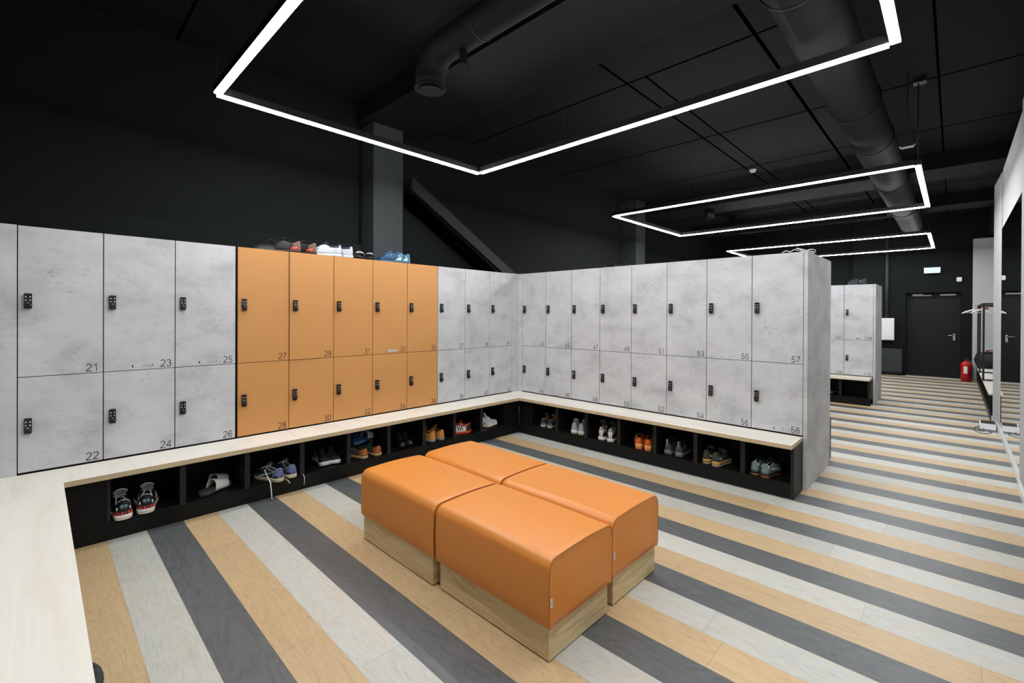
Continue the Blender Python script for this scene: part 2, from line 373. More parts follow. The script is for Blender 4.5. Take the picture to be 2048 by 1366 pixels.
# ------------------------------------------------------------------ light loops
def loop(x0, x1, y0, y1, nx, ny, label):
    z = 3.0; w_ = .05; h = .06
    t = empty('light_loop', ((x0+x1)/2, (y0+y1)/2, z), 0, label, 'ceiling light', 'rectangular light loops')
    cx, cy = (x0+x1)/2, (y0+y1)/2
    segs = []
    for k in range(nx):
        a = x0+(x1-x0)*k/nx; b = x0+(x1-x0)*(k+1)/nx
        for y in (y0, y1): segs.append((a, b, y-w_/2, y+w_/2))
    for k in range(ny):
        a = y0+w_/2+(y1-y0-w_)*k/ny; b = y0+w_/2+(y1-y0-w_)*(k+1)/ny
        for x in (x0, x1): segs.append((x-w_/2, x+w_/2, a, b))
    for (a, b, c_, d_) in segs:
        pr = MB().box(a-cx, b-cx, c_-cy, d_-cy, .006, h).build('profile', K['frame'], t)
        g = .006
        ex = (b-a) > (d_-c_)
        a2, b2, c2, d2 = (a+g, b-g, c_+.002, d_-.002) if ex else (a+.002, b-.002, c_+g, d_-g)
        MB().box(a2-cx, b2-cx, c2-cy, d2-cy, -.0035, .0065).build('diffuser', K['strip'], pr)
    for x in (x0, x1):
        for k in range(ny+1):
            y = y0+(y1-y0)*k/ny
            MB().tube([(x-cx, y-cy, h-.002), (x-cx, y-cy, CE-z)], .0012, 5).build('suspension_wire', K['frame'], t)
    return t
loop(-3.575, -1.09, -3.93, -.415, 2, 3, 'glowing rectangular light loop nearest the camera, above the orange ottomans')
loop(1.79, 4.22, -3.90, -.345, 2, 3, 'rectangular light loop in the middle distance, second from the camera')
loop(7.0, 9.5, -3.83, -.27, 2, 3, 'smallest and farthest rectangular light loop, near the exit door')
# ------------------------------------------------------------------ lockers
Z0, Z1, Z2 = .4547, 1.0526, 1.9997
def make_lock(parent, x, z):
    m_ = MB().box(x-.0175, x+.0175, -.026, 0, z-.048, z+.048, 0, .003)
    for i in (-1, 1):
        for k in (0, 1): m_.box(x+i*.0095-.003, x+i*.0095+.003, -.0272, -.0255, z+.026-k*.021-.003, z+.026-k*.021+.003, 1)  # white dots modelled as the highlights on the buttons
    m_.box(x-.007, x+.007, -.0285, -.0255, z-.014, z-.010, 2)
    m_.lathe([(.010, 0), (.010, -.008), (.007, -.011)], 14, 0, (x, -.026, z-.029), 'y')
    m_.tube([(x, -.036, z-.029), (x+.019, -.036, z-.024)], .004, 6)
    m_.box(x+.010, x+.013, -.0415, -.039, z-.027, z-.024, 1)  # white speck modelled as a glint by the lever
    return m_.build('lock', [K['lock'], K['dot'], K['chrome']], parent)
def plate(parent, x, z, kind=0):
    wd, ht = .125, .021
    c = empty('dummy') if False else None
    m_ = MB()
    m_.box(x-wd, x, -.0012, 0, z, z+ht, 1)
    if kind == 2: m_.box(x-wd+.003, x-.003, -.0016, -.001, z+.004, z+ht-.004, 2)
    else: m_.box(x-wd+.0018, x-.0018, -.0016, -.001, z+.0018, z+ht-.0018, 0)
    o = m_.build('reserved_plate', [K['ink'], K['dot'] if kind < 2 else K['ink'], K['dot']], parent)
    o['label'] = 'small black reserved plate with white capitals' if kind < 2 else 'thin white reserved plate with dark outline'
    if kind < 2:
        text('plate_lettering', 'REZERVUOTA', .0165, K['dot'], parent, (x-.006, -.002, z+.0050), bold=True, sx=1.06)
    else:
        text('plate_lettering', 'REZERVUOTA', .011, K['ink'], parent, (x-.012, -.002, z+.0065), bold=True)
def cabinet(frame, x0, W, nums, mat, label, group, plates=(), depth=.5, ajar=0, back=None):
    # frame: (origin x, y, rotation) with local X along the wall, local Y into it
    ox, oy, rz = frame
    px = ox+math.cos(rz)*(x0+W/2); py = oy+math.sin(rz)*(x0+W/2)
    t = empty('locker_cabinet', (px, py, .4447), rz, label, 'locker', group)
    g = .0027
    MB().box(-W/2+.0006, W/2-.0006, .019, depth, .0003, Z2-.4447-.001).build('carcass', back or K['gap'], t)
    for k, (a, b) in enumerate(((Z1, Z2), (Z0, Z1))):
        ang = ajar if k == 0 else 0
        hx = W/2-g
        dr = empty_mesh_door(t, W, g, a, b, mat, hx, ang)
        if nums is not None:
            make_lock(dr, -W/2+.046-hx, (1.5290 if k == 0 else .7475)-.4447)
            number('locker_number', str(nums[k]), .052, K['ink'], dr, (W/2-.022-hx, -.0006, a+.0125-.4447), .92)
            for (kk, off, typ) in plates:
                if kk == k: plate(dr, W/2-off-hx, a+.018-.4447, typ)
        else: make_lock(dr, -W/2+.046-hx, (1.5290 if k == 0 else .7475)-.4447)
    return t
def empty_mesh_door(t, W, g, a, b, mat, hx, ang):
    m_ = MB().box(-W/2+g-hx, W/2-g-hx, 0, .0175, a+g*.8-.4447, b-g*.8-.4447, 0, .0008)
    o = m_.build('door', mat, t); o.location = (hx, 0, 0); o.rotation_euler = (0, 0, ang)
    return o
G1 = 'lockers along the left wall'; G2 = 'lockers on the first island'
FL = (0, 0, 0); FR = (0, 0, -PI/2); F2 = (5.22, 0, -PI/2); F3 = (-4.73, 0, PI/2)
a0, gg, b0 = .1276, .0128, .0692
WH = {21: 'nearest the left picture edge', 23: 'between two grey columns', 25: 'touching the orange ones', 27: 'beside the first three grey ones', 29: 'second in the orange block',
      31: 'in the middle of the orange block', 33: 'fourth in the block', 35: 'at the right end of the orange block', 37: 'just right of the orange block', 39: 'between the orange block and corner', 41: 'last before the inner corner',
      43: 'first right of the inner corner', 45: 'second right of the inner corner', 47: 'third right of the inner corner', 49: 'left of the island middle', 51: 'at the island middle above orange trainers',
      53: 'above the dark grey trainers', 55: 'next to last before the end panel', 57: 'touching the end panel, reserved plate below'}
for i in range(11):
    n_ = 21+2*i; x0 = -(a0+(11-i)*.4)-(gg if i < 3 else 0)
    mat = K['orange'] if 3 <= i <= 7 else K['conc']
    cn = 'orange' if 3 <= i <= 7 else 'grey'
    pl = []; ex = ''
    if n_ == 23: pl = [(0, .127, 0)]; ex = ', plate on upper door'
    if n_ == 25: pl = [(0, .130, 0)]; ex = ', plate on upper door'
    if n_ == 33: pl = [(0, .120, 1)]; ex = ', small plate'
    if n_ == 29: ex = ', ajar above'
    cabinet(FL, x0, .4, (n_, n_+1), mat, '%s locker column %s, doors numbered %d and %d%s' % (cn, WH[n_], n_, n_+1, ex), G1, pl, ajar=(math.radians(-0.0) if n_ != 29 else math.radians(1.3)))
for i in range(8):
    n_ = 43+2*i
    pl = [(1, .097, 0)] if n_ == 57 else []
    cabinet(FR, b0+i*.4, .4, (n_, n_+1), K['conc'], 'grey locker column %s, doors numbered %d and %d' % (WH[n_], n_, n_+1), G2, pl, depth=.95, back=K['gap'])
for i in range(8):
    n_ = 95+2*i; x0 = 3.207-.4*(8-i)
    if i >= 6:
        cabinet(F2, x0, .4, (n_, n_+1), K['conc'], 'distant grey locker column, doors numbered %d over %d%s' % (n_, n_+1, '' if n_ == 107 else ', thin plate on the upper door'), 'lockers on the far island', [(0, .155, 2)] if n_ == 109 else [], depth=.86)
    else:
        cabinet(F2, x0, .4, None, K['conc'], 'distant grey locker column on the far island, hidden behind the first island', 'hidden lockers on the far island', depth=.86)
for i in range(10):
    cabinet(F3, -4.07+.4*i, .4, None, K['conc'], 'grey locker column beside the camera, behind the near bench', 'lockers beside the camera')
# panels
tag(MB().box(-.001, .984, -3.299, -3.2705, 0, Z2, 0, .001).build('end_panel', K['conc']), 'tall grey end panel closing the first island beside lockers 57 and 58', 'panel')
tag(MB().box(5.219, 6.10, -3.237, -3.2085, 0, Z2, 0, .001).build('end_panel', K['conc']), 'small distant grey end panel beside lockers 109 and 110', 'panel')
cf = MB().box(-a0+.001, 0, 0, .018, .4447, Z2).box(0, .018, -b0+.001, .018, .4447, Z2)
tag(cf.build('corner_filler', K['conc']), 'narrow grey filler panel in the corner between lockers 41 and 43', 'panel')
tag(MB().box(-4.73, -4.5425, 0, .018, .4447, Z2).build('filler_panel', K['conc']), 'grey filler panel left of locker 21 at the picture edge', 'panel')
# ------------------------------------------------------------------ benches
BT, BB = .4445, .412
KY = .288
bt = MB()
pts = [(-4.345, -4.15), (-4.345, -.365), (-.365, -.365), (-.365, -3.2695), (-.001, -3.2695), (-.001, -.001), (-4.729, -.001), (-4.729, -4.15)]
bt.poly([(x, y, BB) for x, y in pts], (0, 0, BT-BB))
o = bt.build('bench_top', [K['bench'], K['bedge']])
for p in o.data.polygons:
    if abs(p.normal.z) < .5: p.material_index = 1
tag(o, 'pale maple bench top running in a U below the lockers and towards the camera', 'bench')
tag(MB().box(.985, 1.31, -3.25, -.1, BB, BT).build('bench_top', K['benchy']), 'sliver of pale bench top beyond the first island end panel', 'bench')
tag(MB().box(4.855, 5.219, -3.2, -.1, BB, BT).build('bench_top', K['benchy']), 'pale bench top below lockers 108 and 110', 'bench')
def cubby(frame, x0, x1, divs, label, depth=.40, kick=.1, plinth=None, closed=None, y0=-KY, top=BB, group='shoe cubbies under the benches', backd=.45):
    ox, oy, rz = frame
    t = empty('shoe_cubby', (ox, oy, 0), rz, label, 'shoe rack', group)
    MB().box(x0, x1, y0, y0+.018, 0, kick-.001, 0, .001).build('kickboard', K['blackedge'] if False else K['black'], t)
    MB().box(x0, x1, y0+.001, y0+depth, kick, .119).build('shelf_board', K['black'], t)
    MB().box(x0, x1, y0+depth, y0+depth+.012, .1, top-.001).build('back_board', K['black'], t)
    if backd: MB().box(x0, x1, y0+depth+.013, backd, 0, .444).build('plinth', K['gap'], t)
    for d_ in divs:
        m_ = MB().box(d_-.018, d_+.018, y0, y0+depth, .119, top-.001)
        oo = m_.build('divider', [K['black'], K['blackedge']], t)
        for p in oo.data.polygons:
            if p.normal.y < -.9: p.material_index = 1
    if closed:
        for (c0, c1) in closed: MB().box(c0, c1, y0, y0+.018, .119, top-.001).build('blank_panel', K['black'], t)
    return t
ld = [-4.144, -3.743, -3.335, -2.925, -2.517, -2.113, -1.708, -1.312, -.918, -.517]
cubby(FL, -4.44, -.29, ld, 'black shoe cubby row under the long left bench, holding shoes', closed=[(-4.44, -4.144), (-.517, -.29)])
rd = [.482, .883, 1.288, 1.692, 2.088, 2.485, 2.889]
t_ = cubby(FR, .289, 3.2455, rd, 'black shoe cubby row under the right bench on the first island, holding shoes', closed=[(.29, .482)])
MB().box(3.246, 3.2685, -KY-.001, -.003, 0, BB-.001).build('side_panel', K['blackedge'], t_)
cubby(F2, .3, 3.2065, [1.99, 2.39, 2.80, 3.188], 'distant black shoe cubbies under the far island bench', closed=[(.3, 1.99)])
tag(MB().box(.985, 1.235, -3.268, -.1, 0, BB-.001).build('rear_bench_base', K['black']), 'black bench base behind the first island, seen beyond the end panel', 'bench base')
t_ = cubby((-4.73, 0, PI/2), -4.1, -.292, [-.7-.4*k for k in range(9)], 'black shoe cubby row under the near bench beside the camera', depth=.40, y0=-.29, closed=[(-.7, -.292)])
# bench with cubbies along the right niche
FB = (10.3, -4.515-KY+.0, PI)
t_ = cubby((10.3, -4.833, PI), 0, 5.53, [.02+.42*k for k in range(14)], 'black slatted cubby base of the long bench by the mirror wall', depth=.24, kick=.06, top=.37, backd=None)
for c_ in bpy.data.objects:
    if c_.parent == t_ and c_.name.startswith('kickboard'): c_.data.materials[0] = plain('bronze_kick_strip', (.045, .040, .028), .35, .3, .05); c_['label'] = 'bronze-coloured kick strip'
tag(MB().box(4.77, 10.295, -5.098, -4.528, .37, .40).build('bench_top', K['bench']), 'pale bench top along the right wall, carrying the black rack and bag', 'bench')
# ------------------------------------------------------------------ ottomans
def ottoman(x0, x1, y0, y1, bx0, bx1, by0, by1, label, tagp):
    cx, cy = (x0+x1)/2, (y0+y1)/2
    t = empty('ottoman', (cx, cy, 0), 0, label, 'ottoman', 'four orange ottomans pushed together')
    MB().box(bx0-cx, bx1-cx, by0-cy, by1-cy, .005, .152, 0, .0012).build('wooden_base', [K['oakb'], K['oake']], t)
    for c_ in t.children:
        for p_ in c_.data.polygons:
            if abs(p_.normal.y) > .8: p_.material_index = 1
    MB().box(bx0-cx+.003, bx1-cx-.003, by0-cy+.003, by1-cy-.003, 0, .0055).build('base_shadow_gap', K['black'], t)  # black sheet modelled as the shadow gap under the wooden base
    hx = (x1-x0)/2; hy = (y1-y0)/2; zb, zt = .1505, .446
    def prof(ins, sc=1.0):
        P = []; r = .052; a = hx-ins
        zt_ = zt-ins
        n_ = 7
        P.append((-a*.97, zb+ins*.3)); P.append((-a, zb+.012))
        for k in range(4): P.append((-a-.003*math.sin(PI*(k+1)/5), zb+.012+(zt_-r-zb-.012)*(k+1)/5))
        for k in range(n_+1):
            th = PI/2*k/n_; P.append((-a+r-r*math.cos(th), zt_-r+r*math.sin(th)))
        for k in range(1, 8):
            u = k/8; P.append((-a+r+(2*a-2*r)*u, zt_+.006*math.sin(PI*u)))
        Q = [(-x, z) for (x, z) in P[::-1] if x < -1e-6 or True]
        half = [p for p in P if p[0] < -1e-4]
        mid = [(0, zt_+.006)]
        return half+mid+[(-x, z) for (x, z) in half[::-1]]
    stations = [(-hy+.002, .014), (-hy, .008), (-hy+.001, .003), (-hy+.006, .0005), (-hy+.03, 0)]
    ys = [(-hy+.03+(2*hy-.06)*k/8, 0) for k in range(1, 8)]
    allst = stations+ys+[(-y, i) for (y, i) in stations[::-1]]
    rows = []
    for (y, ins) in allst:
        bul = .004*math.sin(PI*(y+hy)/(2*hy))
        rows.append([(x, y, z+(bul if z > .4 else 0)) for (x, z) in prof(ins)])
    m_ = MB(); V = m_.grid(rows)
    # end faces with a soft bulge
    for V0, sgn in ((V[0], -1), (V[-1], 1)):
        c = m_.bm.verts.new((0, sgn*(hy+.001), (zb+zt)/2)); ring2 = []
        for v in V0: ring2.append(m_.bm.verts.new((v.co.x*.8, sgn*(hy+.0012), (v.co.z-.3)*.8+.3)))
        for k in range(len(V0)-1):
            f = m_.bm.faces.new((V0[k], V0[k+1], ring2[k+1], ring2[k])); f.smooth = True
            f = m_.bm.faces.new((ring2[k], ring2[k+1], c)); f.smooth = True
        f = m_.bm.faces.new((V0[-1], V0[0], ring2[0], ring2[-1])); f.smooth = True
        f = m_.bm.faces.new((ring2[-1], ring2[0], c)); f.smooth = True
    m_.bm.faces.new([r[0] for r in V]+[r[-1] for r in V[::-1]])
    cu = m_.build('cushion', K['leather'], t)
    s_ = MB()
    for sgn in (-1, 1):
        s_.tube([(x, sgn*(hy-.0005), z) for (x, z) in prof(.0045)][1:-1], .0014, 6)
    s_.build('seam', K['seam'], t)
    if tagp:
        a, z = tagp
        g_ = MB().box(-hx+a, -hx+a+.012, -hy-.004, -hy-.0025, z, z+.036)
        for k in range(7): g_.box(-hx+a+.0045, -hx+a+.0075, -hy-.0044, -hy-.0038, z+.006+k*.0036, z+.0085+k*.0036, 1)
        g_.build('care_tag', [K['dot'], K['ink']], t)
    return t
ottoman(-2.99, -2.502, -2.982, -2.206, -2.97, -2.52, -2.965, -2.223, 'orange leatherette ottoman nearest the camera, white tag on its front corner', (.006, .245))
ottoman(-2.487, -1.998, -2.970, -2.186, -2.455, -2.01, -2.955, -2.19, 'orange ottoman on the right of the block, next to the striped aisle', (.010, .245))
ottoman(-2.99, -2.502, -2.190, -1.402, -2.982, -2.52, -2.175, -1.43, 'orange ottoman on the left of the block, facing the left bench', None)
ottoman(-2.487, -1.998, -2.172, -1.385, -2.455, -2.01, -2.155, -1.41, 'orange ottoman at the back of the block, towards the locker corner', None)
# ------------------------------------------------------------------ shoes
def ip(x, pts):
    if x <= pts[0][0]: return pts[0][1]
    for (a, va), (b, vb) in zip(pts, pts[1:]):
        if x <= b:
            t = (x-a)/(b-a); t = t*t*(3-2*t) if False else t
            return va+(vb-va)*t
    return pts[-1][1]
WID = [(0, 0), (.006, .22), (.014, .36), (.04, .56), (.09, .68), (.18, .74), (.3, .72), (.42, .72), (.55, .84), (.68, .97), (.76, 1.0), (.84, .95), (.91, .80), (.96, .58), (.985, .36), (1, .10)]
def shoe(loc, rz, side, L=.285, W=.053, sole=.028, col_h=.078, mid=.060, toe=.044, upper=(30, 30, 35), lining=(40, 42, 46), solec=(230, 228, 220), outs=None, tonguec=None, lace=None, heelc=None, toec=None, tongue_h=.045, tongue_w=1.0, opening=True, label='', group=None, tab=None, marks=(), name='sneaker', cat='shoe', rough=.6, heel_flare=0, midstripe=None, hang=(), tilt=None, open_w=.60, lace_n=5, throat=.5, socklip=None, curl=0):
    """toe towards local +Y, heel at origin"""
    t = empty(name, loc, rz, label, cat, group)
    if tilt: t.rotation_euler = (tilt[0], tilt[1], rz)
    tone = lambda c: col(*c, rough) if not hasattr(c, 'name') else c
    def cen(s): return side*(.010*math.sin(PI*min(1, max(0, (s-.25)/.75)))*1.2-.012*max(0, s-.7)/.3)
    def wd(s): return W*ip(s, WID)
    HT = [(0, col_h*.93), (.03, col_h), (.10, col_h*.96), (.22, mid*.98), (.34, mid), (throat, mid*1.16), (.62, mid*.98), (.74, toe*1.12), (.86, toe), (.93, toe*.82), (.975, toe*.5), (1, toe*.12)]
    def ht(s): return ip(s, HT)
    def spring(s): return .012*max(0, (s-.72)/.28)**2+heel_flare*max(0, (.08-s)/.08)
    def opn(s):
        if s <= .045 or s >= throat+.03: return 0
        u = (s-.045)/(throat+.03-.045)
        return open_w*wd(s)*min(1, 3.6*math.sin(PI*min(1, u*.5+.0) if u < .5 else PI*(.5+(u-.5)))**.8 if True else 1) if u < .5 else open_w*wd(s)*max(.0, (1-(u-.5)*2))**.55
    e1 = .62; e2 = .92
    def P(s, th, sg, off=0):
        c_, s_ = max(0, math.cos(th)), math.sin(th)
        x = cen(s)+sg*(wd(s)+off)*c_**e1
        taper = 1-.10*(s_**2)*(1 if s < .45 else 0)
        x = cen(s)+(x-cen(s))*taper
        return Vector((x, s*L, sole+spring(s)+(ht(s)+off)*s_**e2))
    SS = [0, .01, .022, .045, .06, .09, .13, .19, .26, .33, .40, .45, throat, throat+.03, .60, .66, .72, .78, .84, .89, .93, .96, .98, .992, 1]
    SS = sorted(set(round(s, 4) for s in SS))
    Kn = 8
    mats = [tone(upper), tone(lining), tone(heelc or upper), tone(toec or upper)]
    m_ = MB()
    for sg in (-1, 1):
        rows = []
        for s in SS:
            o_ = opn(s); c0 = (o_/max(1e-4, wd(s))) if o_ > 0 else 0
            thm = PI/2 if c0 <= 0 else math.acos(min(1, c0**(1/e1)))
            rows.append([P(s, thm*k/Kn, sg) for k in range(Kn+1)])
        def mf(i, j):
            s = SS[i]
            if s < .17 and heelc: return 2
            if s > .80 and toec: return 3
            return 0
        m_.grid(rows, mif=mf)
    up = m_.build('upper', mats, t, merge=True)
    so = up.modifiers.new('thickness', 'SOLIDIFY'); so.thickness = .0045; so.offset = -1; so.material_offset = 1; so.material_offset_rim = 0 if socklip is None else 1
    # sole
    def ring(z_f, k_):
        pl = [(cen(s)-(wd(s)*k_+.002), s*L+(s-.5)*.006) for s in SS]+[(cen(s)+(wd(s)*k_+.002), s*L+(s-.5)*.006) for s in SS[::-1]]
        return [(x, y, z_f(min(1, max(0, y/L)))) for (x, y) in pl]
    def slab(name_, z0, z1, k0, k1, c):
        q = MB(); A = [q.bm.verts.new(p) for p in ring(z0, k0)]; M_ = [q.bm.verts.new(p) for p in ring(lambda s: (z0(s)+z1(s))/2, (k0+k1)/2+.035)]; B = [q.bm.verts.new(p) for p in ring(z1, k1)]
        n_ = len(A)
        for R0, R1 in ((A, M_), (M_, B)):
            for i in range(n_):
                f = q.bm.faces.new((R0[i], R0[(i+1) % n_], R1[(i+1) % n_], R1[i])); f.smooth = True
        h = n_//2
        for R_ in (A, B):
            for i in range(h-1): q.bm.faces.new((R_[i], R_[i+1], R_[n_-2-i], R_[n_-1-i]))
        return q.build(name_, tone(c), t)
    oz = .008 if outs else 0
    bot = lambda s: spring(s)
    slab('midsole', (lambda s: spring(s)+oz) if outs else bot, lambda s: sole+.004+spring(s)+(.010*max(0, .25-s)/.25 if heel_flare else 0), .98, 1.0, solec)
    if outs: slab('outsole', bot, lambda s: oz+spring(s), .95, .985, outs)
    # tongue
    if tonguec is not None:
        rows = []
        sA, sB = throat+.12, throat-.10
        for k in range(9):
            u = k/8; s = sA+(sB-sA)*u
            wv = (.020+.010*u)*(1+(tongue_w-1)*u); wv *= (1 if u < .93 else .75)
            zc = sole+spring(s)+ht(min(.62, s+.02))*(.98)+.002+tongue_h*u**1.5; yy = s*L+curl*u*u
            if u < .35: zc = P(s, PI/2, 1).z-.004
            rows.append([(cen(s)+wv*(j/3-1), yy-.006*(1-(j/3-1)**2)*(-1), zc-.010*(j/3-1)**2) for j in range(7)])
        q = MB(); q.grid(rows); to = q.build('tongue', tone(tonguec), t)
        sm = to.modifiers.new('thickness', 'SOLIDIFY'); sm.thickness = .006
    if lace is not None:
        q = MB()
        for k in range(lace_n):
            s = throat-.04+.055*k+.02
            zz = max(P(max(s, throat+.035), PI/2, 1).z, 0)+.004
            ww = .021-.001*k
            a = [(cen(s)+ww*(j/4-1), s*L+.004*((j % 2)-.5), zz+.003-.009*(abs(j/4-1))**2) for j in range(9)]
            q.tube(a, .0022, 6)
        for sg in (-1, 1):
            s = throat-.02
            zz = P(throat+.035, PI/2, 1).z+.006
            q.tube([(cen(s), s*L, zz), (cen(s)+sg*.018, s*L-.008, zz+.014), (cen(s)+sg*.034, s*L-.002, zz+.006), (cen(s)+sg*.026, s*L+.012, zz-.002), (cen(s)+sg*.004, s*L+.004, zz)], .002, 6)
        q.build('laces', tone(lace), t)
    if socklip:
        q = MB()
        for sg in (-1, 1):
            pts_ = []
            for s in SS:
                if .045 < s < throat+.02:
                    o_ = opn(s); c0 = o_/wd(s); thm = math.acos(min(1, c0**(1/e1))); pts_.append(P(s, thm, sg, .0005))
            pts_ = [P(.05, PI/2, sg)]+pts_
            q.tube(pts_, .0032, 6)
        q.build('collar_trim', tone(socklip), t)
    if tab:
        q = MB(); z_ = sole+col_h
        q.tube([(0, -.001, z_-.03), (0, -.006, z_), (0, -.006, z_+tab[1]), (0, .004, z_+tab[1]+.004), (0, .010, z_)], .0075, 8, flat=.22)
        q.build('heel_tab', tone(tab[0]), t)
    for hg in hang:
        q = MB(); q.tube(hg, .0040, 6, flat=.5); q.build('loose_lace', tone(lace or (230, 230, 230)), t)
    for (nm, c, strips) in marks:
        q = MB()
        for (sg_, pp) in strips:      # pp: list of (s, zfrac, halfwidth)
            for sg in ((-1, 1) if sg_ == 0 else (sg_,)):
                rows = []
                for i, (s, zf, hw) in enumerate(pp):
                    i0, i1 = max(0, i-1), min(len(pp)-1, i+1)
                    ds = (pp[i1][0]-pp[i0][0])*L; dz = (pp[i1][1]-pp[i0][1])*.06
                    ln = math.hypot(ds, dz) or 1; nx_, nz_ = -dz/ln, ds/ln
                    row = []
                    for e in (-1, 0, 1):
                        s2 = min(.995, max(.0002, s+nx_*hw*e/L)); z2 = min(.97, max(.02, zf+nz_*hw*e/.06))
                        row.append(P(s2, math.asin(z2**(1/e2)), sg, .0014))
                    rows.append(row)
                q.grid(rows)
        if len(q.bm.faces):
            mk = q.build(nm, tone(c), t, norm=False); sm = mk.modifiers.new('thickness', 'SOLIDIFY'); sm.thickness = .0012; sm.offset = 0
    return t
def slide(loc, rz, side, L=.27, W=.052, sole=.026, bed=(20, 20, 22), strap=(230, 230, 228), stripes=None, label='', group=None, tilt=None, outs=None, s0=.44, s1=.74, badge=None):
    t = empty('slide_sandal', loc, rz, label, 'sandal', group)
    if tilt: t.rotation_euler = (tilt[0], tilt[1], rz)
    cen = lambda s: side*.010*math.sin(PI*min(1, max(0, (s-.25)/.75)))
    SS = [0, .012, .04, .09, .18, .3, .42, .55, .68, .76, .84, .91, .96, .985, 1]
    q = MB(); rings = []
    zf = lambda s: .006*math.cos(PI*s)+.012*max(0, (s-.8)/.2)**2
    for (k_, f) in ((.93, 0), (1.03, .5), (1.0, 1)):
        pl = [(cen(s)-(W*ip(s, WID)*k_), s*L) for s in SS]+[(cen(s)+(W*ip(s, WID)*k_), s*L) for s in SS[::-1]]
        rings.append([q.bm.verts.new((x, y, (.012*max(0, (y/L-.75)/.25)**2)*(1-f)+(sole+zf(min(1, y/L)))*f)) for x, y in pl])
    n_ = len(rings[0])
    for A, B in zip(rings, rings[1:]):
        for i in range(n_):
            f = q.bm.faces.new((A[i], A[(i+1) % n_], B[(i+1) % n_], B[i])); f.smooth = True
    for R_ in (rings[0], rings[-1]):
        for i in range(n_//2-1): q.bm.faces.new((R_[i], R_[i+1], R_[n_-2-i], R_[n_-1-i]))
    q.build('footbed', col(*bed), t)
    rows = []; NS = 15
    for i in range(NS):
        s = s0+(s1-s0)*i/(NS-1); w_ = W*ip(s, WID)+.003; h = .060-.030*(s-s0)/(s1-s0)
        rows.append([(cen(s)-w_*math.cos(PI*j/14)**1 if False else cen(s)+(-1 if j < 7 else 1)*w_*abs(math.cos(PI*j/14))**.6, s*L+.012*math.sin(PI*j/14), .012+(sole-.006+h)*math.sin(PI*j/14)**.8) for j in range(15)])
    mif = (lambda i, j: 1 if stripes and i in stripes[1] and (1 <= j <= 12) else 0)
    q = MB(); q.grid(rows, mif=mif)
    o = q.build('strap', [col(*strap), col(*(stripes[0] if stripes else strap))], t)
    sm = o.modifiers.new('thickness', 'SOLIDIFY'); sm.thickness = .004; sm.offset = 0
    if badge:
        m_ = MB(); s = (s0+s1)/2; zz = .012+(sole-.006+.045)
        m_.poly([(cen(s)-.012, s*L-.004, zz+.004), (cen(s)+.010, s*L-.010, zz+.007), (cen(s)+.012, s*L+.002, zz+.005), (cen(s), s*L+.010, zz+.0)], (0, 0, .0015))
        m_.build('strap_badge', col(*badge), t)
    return t
SWOOSH = [(.70, .30, .0008), (.62, .22, .004), (.56, .20, .0065), (.50, .26, .0065), (.40, .40, .0045), (.28, .58, .0025), (.16, .74, .0008)]
def stripes3(s0=.42, ds=.06, hw=.004): return [(0, [(s0+ds*k-.02, .25, hw), (s0+ds*k, .55, hw), (s0+ds*k+.03, .85, hw)]) for k in range(3)]
SZ = .1192
NZ = .0
def pairL(xs, ys, rz, sides=(-1, 1), **kw):
    lab = kw.pop('labels')
    for i, (x, y) in enumerate(zip(xs, ys)):
        k = dict(kw); k['label'] = lab[i]
        if 'hangs' in k: k['hang'] = k.pop('hangs')[i]
        rzz = rz[i] if isinstance(rz, (list, tuple)) else rz
        shoe((x, y, SZ), rzz, sides[i], **k)
# left run, from the camera to the corner
HEELP = [(0, [(.02, .48, .0085), (.045, .48, .0085), (.075, .48, .0085)])]
for (x, y, sd, nm, rz) in ((-4.065, -.318, -1, 'left', -.02), (-3.948, -.300, 1, 'right', -.10)):
    shoe((x, y, SZ), rz, sd, L=.31, W=.064, sole=.027, col_h=.098, mid=.070, tongue_w=1.45, upper=(18, 24, 28), lining=(58, 92, 100), solec=(240, 238, 228), outs=(225, 215, 190), tonguec=(170, 172, 172), lace=(200, 200, 200), tongue_h=.075, curl=-.03, heelc=(14, 18, 22), socklip=(225, 228, 228), open_w=.74,
         label='dark trainer with red heel band in the nearest cubby, %s of the pair' % nm, group='pair of dark red-heeled trainers',
         marks=[('heel_band', (175, 52, 32), [(0, [(.0002, .10, .0085), (.02, .10, .0085), (.06, .10, .009), (.14, .12, .009), (.25, .10, .006)])]), ('heel_dot', (240, 240, 236), [(0, [(.030, .44, .003), (.045, .44, .0085), (.060, .44, .003)])]), ('heel_mark', (105, 135, 148), [(0, [(.0002, .62, .007), (.006, .62, .008), (.014, .62, .002)])]), ('side_stripe', (235, 235, 232), [(0, [(.45, .2, .006), (.55, .5, .010), (.6, .8, .005)])])])
slide((-3.628, -.235, SZ), -1.0, -1, L=.265, W=.056, bed=(58, 68, 68), strap=(236, 236, 234), badge=(12, 12, 12), label='grey-soled slide with wide white strap and small black emblem, lower left of the two', group='pair of white-strapped slides', s0=.36, s1=.78)
slide((-3.585, -.115, SZ+.001), -.85, 1, L=.262, W=.054, bed=(18, 20, 22), strap=(225, 225, 225), label='dark slide with white strap tucked behind its partner in the second cubby', group='pair of white-strapped slides', s0=.36, s1=.74)
